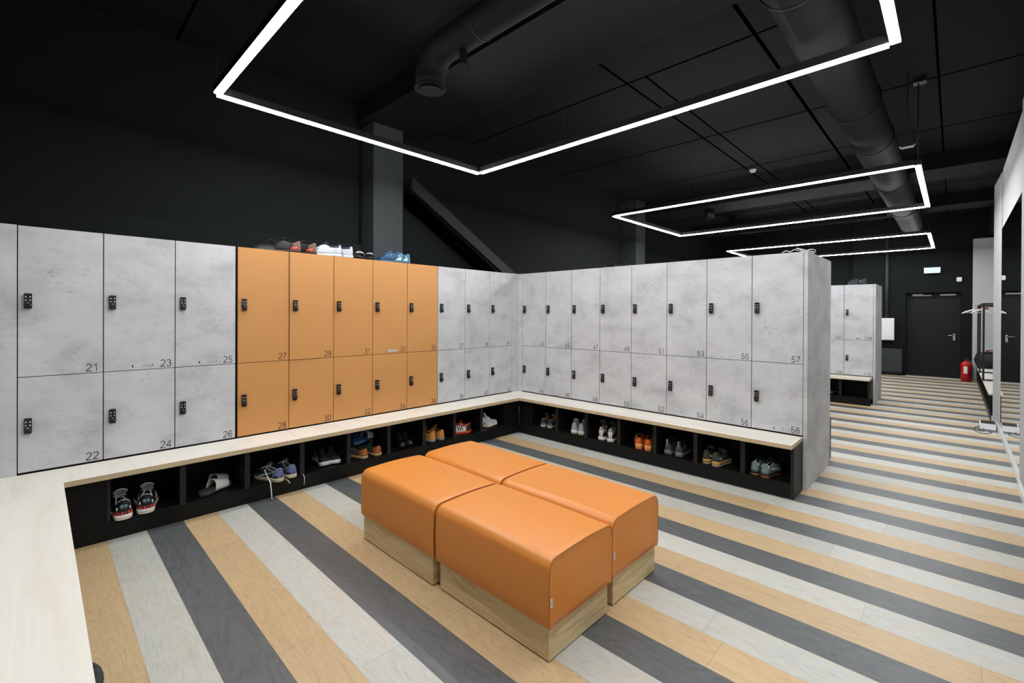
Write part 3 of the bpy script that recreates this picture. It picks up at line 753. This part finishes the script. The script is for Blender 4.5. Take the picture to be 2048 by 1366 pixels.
for (x, y, sd, nm, rz, hg) in ((-3.10, -.322, -1, 'left', .32, [[(-.030, .13, .085), (-.075, .10, .10), (-.105, .03, .075), (-.112, -.02, .03), (-.113, -.03, -.02), (-.110, -.032, -.08), (-.106, -.034, -.105)]]), (-2.995, -.300, 1, 'right', .25, [[(.045, .12, .07), (.075, .05, .012), (.078, -.008, .006), (.082, -.02, -.02), (.082, -.020, -.055), (.078, -.02, -.082)], [(-.06, .03, .004), (-.07, -.025, .0), (-.06, -.035, -.022)]])):
    shoe((x, y, SZ), rz, sd, L=.295, W=.055, sole=.026, col_h=.078, mid=.064, upper=(35, 45, 58), lining=(150, 160, 160), solec=(200, 195, 165), heelc=(98, 112, 160), tonguec=(50, 60, 70), lace=(222, 222, 218), socklip=(170, 176, 178), open_w=.72, hang=hg,
         label='blue and black skate shoe with loose white laces, %s of the pair' % nm, group='pair of blue skate shoes with dangling laces',
         marks=[('swoosh', (205, 208, 208), [(0, SWOOSH)]), ('heel_panel', (12, 14, 20), [(0, [(.0002, .12, .009), (.03, .12, .009), (.09, .12, .009), (.16, .12, .007)])])])
# toe-out pair : toes point to the aisle
for (x, y, sd, nm, rz) in ((-2.665, .062, -1, 'left', PI-.10), (-2.545, .045, 1, 'right', PI-.25)):
    shoe((x, y, SZ), rz, sd, L=.29, W=.054, sole=.030, col_h=.072, mid=.055, toe=.040, upper=(28, 32, 33), lining=(15, 15, 16), solec=(236, 236, 234), tonguec=(24, 26, 27), lace=(30, 32, 33), label='black shoe with thick white sole, toe outward, %s of the pair' % nm, group='pair of black shoes with white soles',
         marks=[('swoosh', (228, 228, 228), [(0, [(s, z, h*1.3) for s, z, h in SWOOSH])])], lace_n=4)
for (x, y, sd, nm, rz) in ((-2.335, -.262, -1, 'left', .26), (-2.200, -.270, 1, 'right', .22)):
    shoe((x, y, SZ), rz, sd, L=.29, W=.055, sole=.022, col_h=.070, mid=.058, upper=(72, 74, 72), lining=(20, 20, 20), solec=(190, 160, 120), heelc=(165, 96, 42), tonguec=(60, 60, 60), label='grey shoe with tan leather heel under the blue slides, %s of the pair' % nm, group='pair of grey and tan shoes')
slide((-2.40, -.14, SZ+.113), -1.15, 1, L=.27, W=.052, bed=(52, 100, 148), strap=(32, 72, 112), stripes=((215, 225, 228), (3, 4, 7, 8, 11, 12)), tilt=(.12, .25), label='blue slide with three white stripes lying across the grey and tan shoes', group='pair of blue slides on top of shoes')
slide((-2.37, -.04, SZ+.150), -1.15, -1, L=.25, W=.050, bed=(28, 62, 88), strap=(22, 52, 80), tilt=(.2, 0), label='darker blue slide stacked behind the three-striped one', group='pair of blue slides on top of shoes')
for (x, y, sd, nm, rz) in ((-1.86, .045, -1, 'left', PI-.20), (-1.745, .060, 1, 'right', PI-.30)):
    shoe((x, y, SZ), rz, sd, L=.29, W=.050, sole=.020, col_h=.080, mid=.062, toe=.042, upper=(22, 23, 24), lining=(12, 12, 12), solec=(24, 24, 24), tonguec=(18, 18, 18), lace=(26, 27, 28), rough=.25, label='black leather lace-up shoe with toe outward, %s of the pair' % nm, group='pair of black leather shoes', name='leather_shoe')
for (x, y, sd, nm, rz) in ((-1.565, -.268, -1, 'left', .20), (-1.452, -.270, 1, 'right', .16)):
    shoe((x, y, SZ), rz, sd, L=.285, W=.052, sole=.024, col_h=.088, mid=.075, upper=(200, 132, 52), lining=(25, 20, 15), solec=(150, 152, 150), outs=(70, 72, 72), heelc=(205, 145, 70), tonguec=(150, 100, 35), lace=(190, 150, 70), socklip=(215, 160, 90), open_w=.72, label='tan nubuck work shoe with grey sole, %s of the pair' % nm, group='pair of tan work shoes')
for (x, y, sd, nm, rz) in ((-1.040, -.225, -1, 'left', 1.05), (-.990, -.190, 1, 'right', .85)):
    shoe((x, y, SZ), rz, sd, L=.262, W=.047, sole=.024, col_h=.078, mid=.064, upper=(232, 232, 230), lining=(190, 48, 20), solec=(238, 92, 48), outs=(200, 60, 30), heelc=(30, 26, 26), tonguec=(205, 52, 22), lace=(225, 80, 40), socklip=(228, 74, 32), open_w=.72, label='white and orange-red sports shoe with black stripes, %s of the pair' % nm, group='pair of white and orange-red sports shoes',
         marks=[('side_stripe', (18, 18, 18), stripes3(.36, .09, .0055)), ('toe_stripe', (200, 205, 190), [(0, [(.80, .3, .004), (.86, .4, .004)])])])
for (x, y, sd, nm, rz) in ((-.850, -.005, -1, 'left', PI+.62), (-.750, .02, 1, 'right', PI+.58)):
    shoe((x, y, SZ), rz, sd, L=.275, W=.051, sole=.024, col_h=.088, mid=.078, toe=.046, upper=(226, 228, 228), lining=(30, 34, 34), solec=(232, 232, 228), outs=(196, 150, 60), toec=(215, 218, 218), tonguec=(205, 208, 208), lace=(240, 240, 240), label='white trainer with black details and gum sole, %s of the pair' % nm, group='pair of white gum-soled trainers',
         marks=[('side_mark', (28, 30, 32), [(0, [(.42, .3, .004), (.5, .5, .009), (.58, .75, .003)]), (0, [(.66, .3, .005), (.72, .55, .006)])])])
tag(MB().tube([(-.93, -.262, .1205), (-.915, -.275, .122), (-.89, -.268, .121), (-.86, -.283, .1215), (-.835, -.272, .121)], .004, 7).tube([(-.93, -.262, .122), (-.945, -.283, .1215), (-.915, -.27, .124)], .0035, 7).build('cord', col(60, 110, 140)), 'short blue cord lying beside the white gum-soled trainers', 'cord')
# right run (toe towards +x = rotation -90)
RZ = -PI/2
def R_(yw, nm, gp, d=0, tw=(0, 0), xh=(-.262, -.262), sides=(1, -1), **kw):
    for i in (0, 1):
        k = dict(kw); k['label'] = nm % (('left', 'right')[i]); k['group'] = gp
        shoe((xh[i], yw[i], SZ), RZ+tw[i], (-1, 1)[i], **k)
R_((-.640, -.742), 'dark shoe with orange collar and beige heel, %s of the pair', 'pair of dark and orange shoes', xh=(-.262, -.255), tw=(.15, .25), L=.28, W=.048, sole=.020, col_h=.080, mid=.066, upper=(40, 46, 50), lining=(110, 95, 70), solec=(190, 188, 180), heelc=(52, 60, 66), tonguec=(110, 104, 88), socklip=(232, 160, 62), tongue_h=.06, open_w=.7,
   marks=[('heel_clip', (178, 160, 128), [(0, [(.0002, .16, .012), (.03, .16, .012), (.08, .14, .007)])])])
R_((-1.105, -1.198), 'white and pale grey trainer with flared sole, %s of the pair', 'pair of white and grey trainers', xh=(-.262, -.255), tw=(.36, .36), L=.29, W=.054, sole=.030, heel_flare=.004, col_h=.098, mid=.070, upper=(188, 192, 196), lining=(170, 172, 172), solec=(236, 234, 226), outs=(205, 190, 150), tonguec=(215, 216, 216), heelc=(168, 172, 176), lace=(225, 225, 225), socklip=(225, 226, 226), tongue_h=.05)
R_((-1.462, -1.578), 'white and black trainer with tall tongue, %s of the pair', 'pair of white and black trainers', xh=(-.262, -.262), tw=(.20, .38), L=.29, W=.056, sole=.032, col_h=.105, tongue_w=1.3, mid=.072, upper=(22, 22, 24), lining=(26, 26, 28), solec=(232, 232, 222), heelc=(18, 18, 20), tonguec=(58, 60, 60), lace=(225, 225, 225), socklip=(226, 226, 224), tongue_h=.095, curl=-.045, open_w=.78, tab=((236, 236, 234), .002),
   marks=[('heel_cap', (236, 236, 236), [(0, [(.0002, .74, .019), (.02, .74, .019), (.07, .76, .015), (.12, .8, .005)]), (0, [(.0002, .36, .022), (.012, .36, .022)])]), ('swoosh', (215, 90, 60), [(-1, [(.006, .76, .0012), (.02, .72, .003), (.05, .80, .0008)])]), ('side_patch', (200, 70, 40), [(0, [(.2, .55, .007), (.26, .55, .007)])])])
R_((-1.910, -2.010), 'bright orange trainer with black top and stacked sole, %s of the pair', 'pair of orange trainers', xh=(-.268, -.268), tw=(.40, .42), L=.28, W=.050, sole=.050, col_h=.062, mid=.052, upper=(205, 96, 40), lining=(60, 66, 64), solec=(250, 165, 90), outs=(250, 150, 95), heelc=(215, 100, 36), tonguec=(30, 30, 30), lace=(30, 30, 30), socklip=(50, 52, 52), tongue_h=.02,
   marks=[('sole_band', (20, 16, 14), [(0, [(.0002, .10, .0035), (.03, .10, .0035), (.1, .10, .0035), (.3, .10, .003)])])])
R_((-2.205, -2.318), 'dark grey trainer with pale heel loop, %s of the pair', 'pair of dark grey trainers', xh=(-.262, -.266), tw=(.05, .18), L=.29, W=.052, sole=.032, heel_flare=.006, col_h=.088, mid=.066, upper=(62, 66, 68), lining=(28, 28, 28), solec=(118, 122, 124), outs=(60, 62, 62), tonguec=(40, 42, 44), heelc=(66, 70, 72), tab=((150, 152, 152), .030), lace=(40, 42, 42))
R_((-2.560, -2.650), 'black and olive running shoe with cream and gold sole, %s of the pair', 'pair of black and gold running shoes', xh=(-.245, -.268), tw=(.0, -.06), L=.295, W=.050, sole=.036, col_h=.082, mid=.064, upper=(40, 52, 52), lining=(30, 34, 34), solec=(205, 160, 85), outs=(242, 232, 210), heelc=(62, 66, 58), tonguec=(40, 46, 46), lace=(150, 152, 150), socklip=(58, 78, 78),
   marks=[('side_lettering', (215, 215, 200), [(0, [(.10, .30, .008), (.115, .42, .008)]), (0, [(.145, .30, .008), (.16, .42, .008)]), (0, [(.19, .30, .007), (.20, .42, .007)]), (0, [(.23, .32, .006), (.24, .42, .006)])]), ('edge_line', (205, 150, 70), [(0, [(.003, .62, .0015), (.1, .60, .0015), (.25, .62, .0015), (.4, .56, .0015)])])])
R_((-2.968, -3.050), 'grey-green trainer with white heel badge and orange sole edge, %s of the pair', 'pair of grey-green trainers', xh=(-.250, -.268), tw=(-.03, -.08), L=.285, W=.050, sole=.028, col_h=.080, mid=.060, upper=(118, 140, 142), lining=(30, 42, 58), solec=(48, 48, 46), outs=(235, 140, 70), heelc=(120, 142, 144), toec=(150, 150, 140), tonguec=(28, 40, 58), lace=(40, 60, 80), socklip=(196, 204, 206),
   marks=[('heel_badge', (240, 242, 242), [(0, [(.055, .74, .003), (.075, .74, .0095), (.115, .72, .0095), (.135, .72, .003)])]), ('side_stripe', (205, 212, 214), [(0, [(.24, .55, .006), (.4, .42, .008), (.6, .26, .008), (.74, .14, .003)])])])
# shoe in the far island cubby and one under the near bench
shoe((5.18, -2.63, SZ), -PI/2, 1, L=.28, W=.05, upper=(20, 20, 22), solec=(150, 145, 135), tonguec=(20, 20, 20), label='dark shoe in the far island cubby, barely visible', group=None)
shoe((-4.338, -1.965, 0), 0, 1, L=.29, W=.054, sole=.028, upper=(32, 42, 52), solec=(40, 46, 52), tonguec=(30, 34, 40), lace=(60, 70, 80), label='dark blue shoe whose toe peeks out under the near bench', group=None, name='sneaker')
# shoes on top of the lockers
TZ = Z2-.0002
def T_(xy, rz, nm, gp, name='sneaker', **kw):
    for i in (0, 1):
        k = dict(kw); k['label'] = nm % (('left', 'right')[i]); k['group'] = gp
        shoe((xy[i][0], xy[i][1], TZ), rz[i], (-1, 1)[i], name=name, **k)
T_(((-2.815, .048), (-2.675, .050)), (.85, .70), 'brown sneaker with red sole on top of orange lockers, %s of the pair', 'pair of brown and red sneakers on the lockers', L=.28, W=.052, sole=.022, col_h=.088, mid=.082, upper=(40, 34, 32), lining=(20, 18, 18), solec=(52, 40, 36), heelc=(112, 84, 72), tonguec=(26, 22, 22), lace=(60, 50, 46), open_w=.7, tongue_h=.022,
   marks=[('heel_patch', (214, 78, 58), [(0, [(.004, .16, .010), (.06, .16, .012), (.16, .16, .012), (.26, .14, .004)])])])
T_(((-2.432, .055), (-2.318, .052)), (.95, .70), 'white sneaker with navy collar on top of the orange lockers, %s of the pair', 'pair of white sneakers on the lockers', L=.29, W=.052, sole=.022, col_h=.092, mid=.086, toe=.056, upper=(200, 206, 210), lining=(28, 44, 62), solec=(222, 224, 224), heelc=(190, 190, 206), tonguec=(36, 52, 74), lace=(70, 86, 104), socklip=(34, 56, 76), open_w=.7, tongue_h=.022,
   marks=[('collar_band', (30, 48, 66), [(0, [(.004, .84, .006), (.06, .86, .008), (.2, .88, .008), (.34, .9, .007)])]), ('side_flash', (60, 66, 70), [(0, [(.66, .72, .002), (.72, .62, .004), (.80, .58, .001)])])])
slide((-2.14, .25, TZ), PI-.55, -1, bed=(14, 14, 14), strap=(16, 16, 16), stripes=((225, 225, 225), (3, 4, 7, 8, 11, 12)), label='black slide with three white stripes on top of the lockers, left of the pair', group='pair of black slides on the lockers')
slide((-2.00, .27, TZ), PI-.55, 1, bed=(14, 14, 14), strap=(16, 16, 16), stripes=((215, 215, 215), (3, 4, 7, 8)), label='black slide on top of the lockers, right of the pair', group='pair of black slides on the lockers')
T_(((-1.748, .050), (-1.665, .052)), (.85, .65), 'blue running shoe with turquoise heel on the lockers, %s of the pair', 'pair of blue running shoes on the lockers', L=.285, W=.048, sole=.020, col_h=.085, mid=.080, upper=(32, 66, 104), lining=(30, 70, 80), solec=(60, 100, 120), heelc=(58, 106, 126), tonguec=(60, 110, 150), lace=(96, 130, 176), toec=(22, 42, 60), socklip=(90, 130, 160), tongue_h=.020,
   marks=[('heel_cup', (176, 224, 228), [(0, [(.004, .22, .016), (.06, .22, .016), (.16, .16, .012), (.26, .10, .004)])]), ('reflector', (235, 240, 240), [(0, [(.10, .62, .004), (.13, .66, .004)])]), ('overlay', (70, 120, 170), [(0, [(.36, .3, .004), (.42, .6, .005), (.46, .9, .003)]), (0, [(.5, .3, .004), (.56, .6, .005), (.6, .9, .003)])])])
bm_ = MB()
rows = []
for i in range(13):
    u = i/12; rows.append([(-.15+.30*u, (.075*math.sin(PI*u)**.5)*math.cos(PI*j/10), .07*math.sin(PI*u)**.4*math.sin(PI*j/10)+.004*math.sin(9*u+j)) for j in range(11)])
bm_.grid(rows)
bg = bm_.build('shoe_bag', col(30, 28, 26)); bg.location = (-3.02, .20, TZ+.004); tag(bg, 'crumpled dark cloth bag beside the brown sneakers on the lockers', 'bag')
hb = MB().tube([(-.05, 0, .06), (-.03, 0, .10), (.01, 0, .115), (.05, 0, .10), (.06, 0, .05)], .004, 6).build('strap', col(20, 20, 20), bg)
# on the first island top
for i, (y, lb) in enumerate(((-1.16, 'black shoe lying on top of lockers 47 and 49, left of the pair'), (-1.30, 'black shoe lying on top of lockers 47 and 49, right of the pair'))):
    shoe((.24, y, TZ), -PI/2-.6, (-1, 1)[i], L=.27, W=.045, sole=.014, col_h=.05, mid=.042, toe=.034, upper=(16, 16, 16), lining=(10, 10, 10), solec=(20, 20, 20), tonguec=(16, 16, 16), lace=(40, 40, 40), tongue_h=.01, label=lb, group='pair of black shoes on the island')
cb2 = MB(); random.seed(11)
for k in range(6):
    cx_, cy_ = .06+.03*random.random()+.045*k, -3.23-.03*random.random()
    R1 = .030+.030*random.random(); tl = random.uniform(.15, .9)
    cb2.tube([(cx_+R1*math.cos(a)*1.2, cy_+R1*math.sin(a)*.8, TZ+.006+max(0, R1*tl*(1+math.sin(a+k)))*.55) for a in [2*PI*i/20 for i in range(20)]], .004, 6, closed=True)
cb2.tube([(.03, -3.10, TZ+.006), (.03, -3.13, TZ+.022), (.03, -3.16, TZ+.008), (.03, -3.19, TZ+.026), (.05, -3.23, TZ+.012)], .004, 6)
tag(cb2.build('cable_coil', K['white']), 'tangled coil of white cable on top of the end panel by locker 57', 'cable')
for i, (y, lb) in enumerate(((-2.98, 'left'), (-3.09, 'right'))):
    shoe((5.27, y, TZ), -PI/2+.5, (-1, 1)[i], L=.28, W=.05, sole=.024, upper=(44, 48, 54), lining=(14, 14, 14), solec=(60, 62, 66), tonguec=(30, 32, 36), lace=(90, 94, 98), label='dark sneaker on top of locker 109, %s of the pair' % lb, group='pair of dark sneakers on the far island')
# ------------------------------------------------------------------ far wall things
d1 = empty('door_1', (10.62, -3.8, 0), 0, kind='structure')
MB().box(-.012, .04, -.485, .485, .012, 2.035, 0, .002).build('door_leaf', K['door'], d1)
fr = MB().box(-.05, .03, -.515, -.487, 0, 2.04).box(-.05, .03, .487, .515, 0, 2.04).box(-.05, .03, -.515, .515, 2.037, 2.06)
fr.build('door_frame', K['black'], d1)
MB().box(-.06, -.012, -.485, .485, 0, .010).build('threshold', K['chrome'], d1)
MB().box(-.07, -.013, .02, .36, 1.965, 1.985).box(-.06, -.013, .18, .38, 1.99, 2.012).build('door_closer', K['alu'], d1)
MB().box(-.06, -.013, -.40, -.13, 1.965, 2.0).build('door_closer', K['alu'], d1)
MB().box(-.020, -.012, -.395, -.355, .90, 1.06, 0, .003).tube([(-.02, -.375, 1.02), (-.06, -.375, 1.02), (-.06, -.25, 1.02)], .009, 8).build('door_handle', K['chrome'], d1)
es = empty('exit_sign', (10.38, -3.79, 2.50), 0, 'small glowing white-green exit sign above the dark door', 'sign')
MB().box(-.02, .02, -.145, .145, 0, .135, 0, .003).build('housing', K['white'], es)
MB().box(-.024, -.0195, -.120, .120, .018, .117).build('sign_face', K['exit'], es)
MB().box(.0, .07, -.02, .02, .05, .08).build('bracket', K['white'], es)
tag(MB().box(10.39, 10.449, -4.30, -4.21, 2.28, 2.38, 0, .009).build('motion_sensor', K['white']), 'small white sensor on the dark wall between exit sign and white wall', 'sensor')
eb = empty('electrical_cabinet', (10.36, -2.86, .87), 0, 'white metal wall cabinet between the far lockers and the dark door', 'cabinet')
MB().box(-.02, .08, -.24, .24, 0, .55, 0, .004).build('case', K['white'], eb)
MB().box(-.026, -.0195, -.225, .225, .015, .535, 0, .002).build('cabinet_door', K['white'], eb)
tag(MB().tube([(10.41, -2.95, 1.42), (10.41, -2.95, 3.4)], .035, 12).build('wall_pipe', K['wall2']), 'dark vertical pipe rising from the white wall cabinet', 'pipe')
# fire extinguisher
fe = empty('fire_extinguisher', (10.2, -4.375, 0), 0, 'red fire extinguisher on the floor by the dark door', 'fire extinguisher')
MB().lathe([(.080, .004), (.088, .012), (.088, .38), (.080, .41), (.055, .44), (.024, .455), (.024, .47)], 24).build('cylinder', K['red'], fe)
MB().lathe([(.026, .468), (.030, .475), (.030, .50), (.018, .51)], 16).box(-.02, .02, -.012, .075, .505, .517, 0, .002).box(-.02, .02, -.012, .070, .530, .540, 0, .002).lathe([(.014, .508), (.014, .545)], 12).build('valve', K['frame'], fe)
MB().tube([(-.02, -.03, .49), (-.06, -.075, .46), (-.07, -.09, .36), (-.065, -.085, .22), (-.06, -.08, .12)], .012, 8).build('hose', K['frame'], fe)
lb_ = MB(); rows = [[(.0892*math.cos(a), .0892*math.sin(a), z) for a in [PI*.86+PI*.22*j/10 for j in range(11)]] for z in (.18, .34)]
lb_.grid(rows); lb_.build('paper_label', K['white'], fe)
# rack on the right bench
rk = empty('garment_rack', (7.6, -4.78, .40), 0, 'black square-tube rack standing on the right bench', 'rack')
zt_ = 1.29
for x in (-1.10, .40, 1.40):
    q = MB(); s_ = .013
    q.box(x-s_, x+s_, .25-s_, .25+s_, 0, zt_).box(x-s_, x+s_, -.255-s_, -.255+s_, 0, zt_).box(x-s_, x+s_, -.255, .25, 0, .024).box(x-s_, x+s_, -.255, .25, zt_-.026, zt_)
    q.build('frame', K['frame'], rk)
for y in (-.255, .25): MB().box(-1.10, 1.40, y-.013, y+.013, zt_-.026, zt_).build('rail', K['frame'], rk)
def hanger(x, y, rz, lab, c1, c2, g_='clothes hangers on the black rack'):
    h_ = empty('clothes_hanger', (x, y, 1.685), rz, lab, 'hanger', g_)
    q = MB().tube([(0, -.21, -.155), (0, -.18, -.135), (0, -.06, -.085), (0, 0, -.070), (0, .06, -.085), (0, .18, -.135), (0, .21, -.155)], [.010, .014, .014, .016, .014, .014, .010], 8)
    q.build('shoulder_bar', c1, h_)
    MB().tube([(0, -.17, -.142), (0, .17, -.142)], .004, 6).build('trouser_bar', c1, h_)
    MB().tube([(0, 0, -.07), (0, 0, -.03), (0, .018, -.012), (0, .018, .008), (0, 0, .018), (0, -.016, .008)], .0035, 6).build('hook', K['chrome'], h_)
    MB().box(-.018, .018, -.03, .03, -.082, -.052, 0, .004).build('hub', c2, h_)
hanger(8.70, -4.50, .0, 'white hanger with wooden centre on the rack, overlapping the door', K['white'], col(214, 160, 84))
hanger(7.75, -4.60, .25, 'white hanger with red centre behind the rack posts', K['white'], K['red'])
# duffel bag
db = empty('duffel_bag', (9.25, -4.785, .40), PI/2, 'black duffel bag with red straps on the right bench', 'bag')
rows = []
for i in range(17):
    u = i/16; e_ = max(.0, 1-abs(2*u-1)**9)**.5
    rows.append([(-.31+.62*u, .17*e_*math.cos(2*PI*j/20)*(1+.04*math.sin(11*u+j)), .165+.165*e_*math.sin(2*PI*j/20)*(1+.05*math.sin(7*u+2*j))) for j in range(21)])
q = MB(); q.grid(rows); q.build('bag_body', col(18, 19, 20, .5), db, merge=True)
q = MB()
for y in (-.09, .09): q.tube([(-.16, y, .28), (-.12, y*.8, .36), (0, y*.6, .385), (.12, y*.8, .36), (.16, y, .28)], .012, 8, flat=.4)
q.build('handle_strap', col(20, 20, 21), db)
MB().tube([(-.25, .13, .27), (-.1, .05, .345), (.1, .02, .35), (.26, .10, .28)], .013, 8, flat=.5).build('red_strap', K['red'], db)
# mirror
mi = empty('mirror', (2.64, -4.605, .076), 0, 'tall wall mirror at the right edge reflecting the door and striped floor', 'mirror')
MB().box(-1.26, 1.26, .001, .007, 0, 2.48).build('glass', K['mirror'], mi)
# device with cable by the mirror
dv = empty('floor_device', (4.22, -4.50, 0), 0, 'small white appliance with dark top on the floor at the foot of the mirror', 'appliance')
MB().poly([(-.15, -.07, .004), (.13, -.07, .004), (.15, -.07, .045), (.06, -.07, .085), (-.12, -.07, .07)], (0, .145, 0)).build('body', K['white'], dv)
MB().poly([(-.10, -.066, .074), (.05, -.066, .087), (.14, -.066, .052), (.12, -.066, .056), (.05, -.066, .090), (-.10, -.066, .078)], (0, .13, 0)).box(-.14, .12, -.06, .065, 0, .006).build('dark_top', K['lock'], dv)
cbp = [(4.05, -4.50, .006), (3.92, -4.53, .005), (3.80, -4.49, .005), (3.76, -4.44, .005), (3.86, -4.38, .005), (4.05, -4.37, .005), (4.18, -4.40, .005), (4.10, -4.45, .012), (3.92, -4.46, .012), (3.88, -4.42, .008), (3.99, -4.41, .005), (4.12, -4.43, .010), (4.30, -4.42, .005), (4.38, -4.45, .005)]
def smooth(pts, n=6):
    P_ = [Vector(p) for p in pts]; out = []
    for i in range(len(P_)-1):
        a = P_[max(0, i-1)]; b = P_[i]; c = P_[i+1]; d_ = P_[min(len(P_)-1, i+2)]
        for k in range(n):
            t = k/n; out.append(.5*((2*b)+(-a+c)*t+(2*a-5*b+4*c-d_)*t*t+(-a+3*b-3*c+d_)*t**3))
    return out+[P_[-1]]
MB().tube(smooth(cbp), .004, 6).build('cable', K['frame'])
tag(bpy.data.objects['cable'], 'thin black cable looped on the floor beside the white appliance', 'cable')
# ------------------------------------------------------------------ ceiling services
sd_ = empty('spiral_duct', (3.2, -3.5, 3.45), 0, 'large black spiral ventilation duct running away below the ceiling at the right', 'duct')
MB().lathe([(.19, -6.2), (.19, 5.6)], 32, 0, (0, 0, 0), 'x').build('duct_pipe', K['duct'], sd_)
for x in (-4.6, -2.4, -1.2, .9, 3.2, 5.4):
    MB().tube([(x, .197*math.cos(a), .197*math.sin(a)) for a in [2*PI*k/32 for k in range(32)]], .006, 6, closed=True).build('duct_clamp', K['frame'], sd_)
    MB().tube([(x, 0, .197), (x, 0, CE-3.45)], .004, 6).build('hanger_rod', K['frame'], sd_)
vd = empty('ventilation_duct', (-2.2, -1.05, 3.33), 0, 'black ventilation duct with round diffuser above the near light loop', 'duct')
path = [(0, 0, 0)]+[(0, -.20+.20*math.cos(a), .06+.20*math.sin(a)) for a in [PI/2*k/8 for k in range(9)]]+[(0, -.5, .26), (0, -2.2, .26)]
MB().tube(path, .12, 24).build('duct_pipe', K['beam'], vd)
MB().lathe([(.13, -.012), (.13, 0), (.10, .01), (.07, .012)], 32).lathe([(.095, -.030), (.095, -.022), (.03, -.012)], 32).build('diffuser_disc', K['wall'], vd)
MB().tube([(0, -.42, .02), (0, -.42, .14)], .03, 12).lathe([(.055, -.004), (.055, .004)], 20, 0, (0, -.42, .02)).build('small_diffuser', K['wall'], vd)
MB().tube([(.0+.121*math.cos(a), -.62, .26+.121*math.sin(a)) for a in [2*PI*k/28 for k in range(28)]], .005, 6, closed=True).build('duct_clamp', K['frame'], vd)
tag(MB().lathe([(.055, 0), (.055, -.015), (.042, -.022), (.042, -.038), (.030, -.046), (.01, -.048)][::1], 24, 0, (3.77, -1.76, CE)).build('smoke_detector', K['white']), 'small white smoke detector on the black ceiling', 'smoke detector')
tag(MB().lathe([(.09, 0), (.09, -.17), (.08, -.17), (.08, -.16)], 24, 0, (5.25, -.50, 3.65)).build('ceiling_spotlight', K['frame']), 'black cylinder fixture hanging from the beam inside the second light loop', 'fixture')  # dark cylinder spotlight, gives no light
tag(MB().tube([(7.2, -.30, 3.85), (7.2, -.30, 3.62), (7.2, -.36, 3.53), (7.2, -.48, 3.48), (7.2, -1.0, 3.48), (7.2, -3.2, 3.48)], .075, 14).build('elbow_pipe', K['beam']), 'black bent ventilation pipe far back above the farthest light loop', 'pipe')
sb = empty('hanging_box', (1.55, -3.83, 3.14), 0, 'small black box hanging on a cable from the ceiling at upper right', 'device')
MB().box(-.05, .05, -.06, .06, 0, .16, 0, .012).build('box_body', K['frame'], sb)
MB().tube([(0, 0, .16), (0, 0, CE-3.14)], .004, 6).build('cable', K['frame'], sb)
tag(MB().box(1.75, 1.85, -3.96, -3.86, CE-.04, CE).tube([(1.79, -3.90, 3.06), (1.79, -3.90, CE-.03)], .005, 6).build('power_feed', K['frame']), 'thin black power cable dropping from the ceiling to the second light loop corner', 'cable')
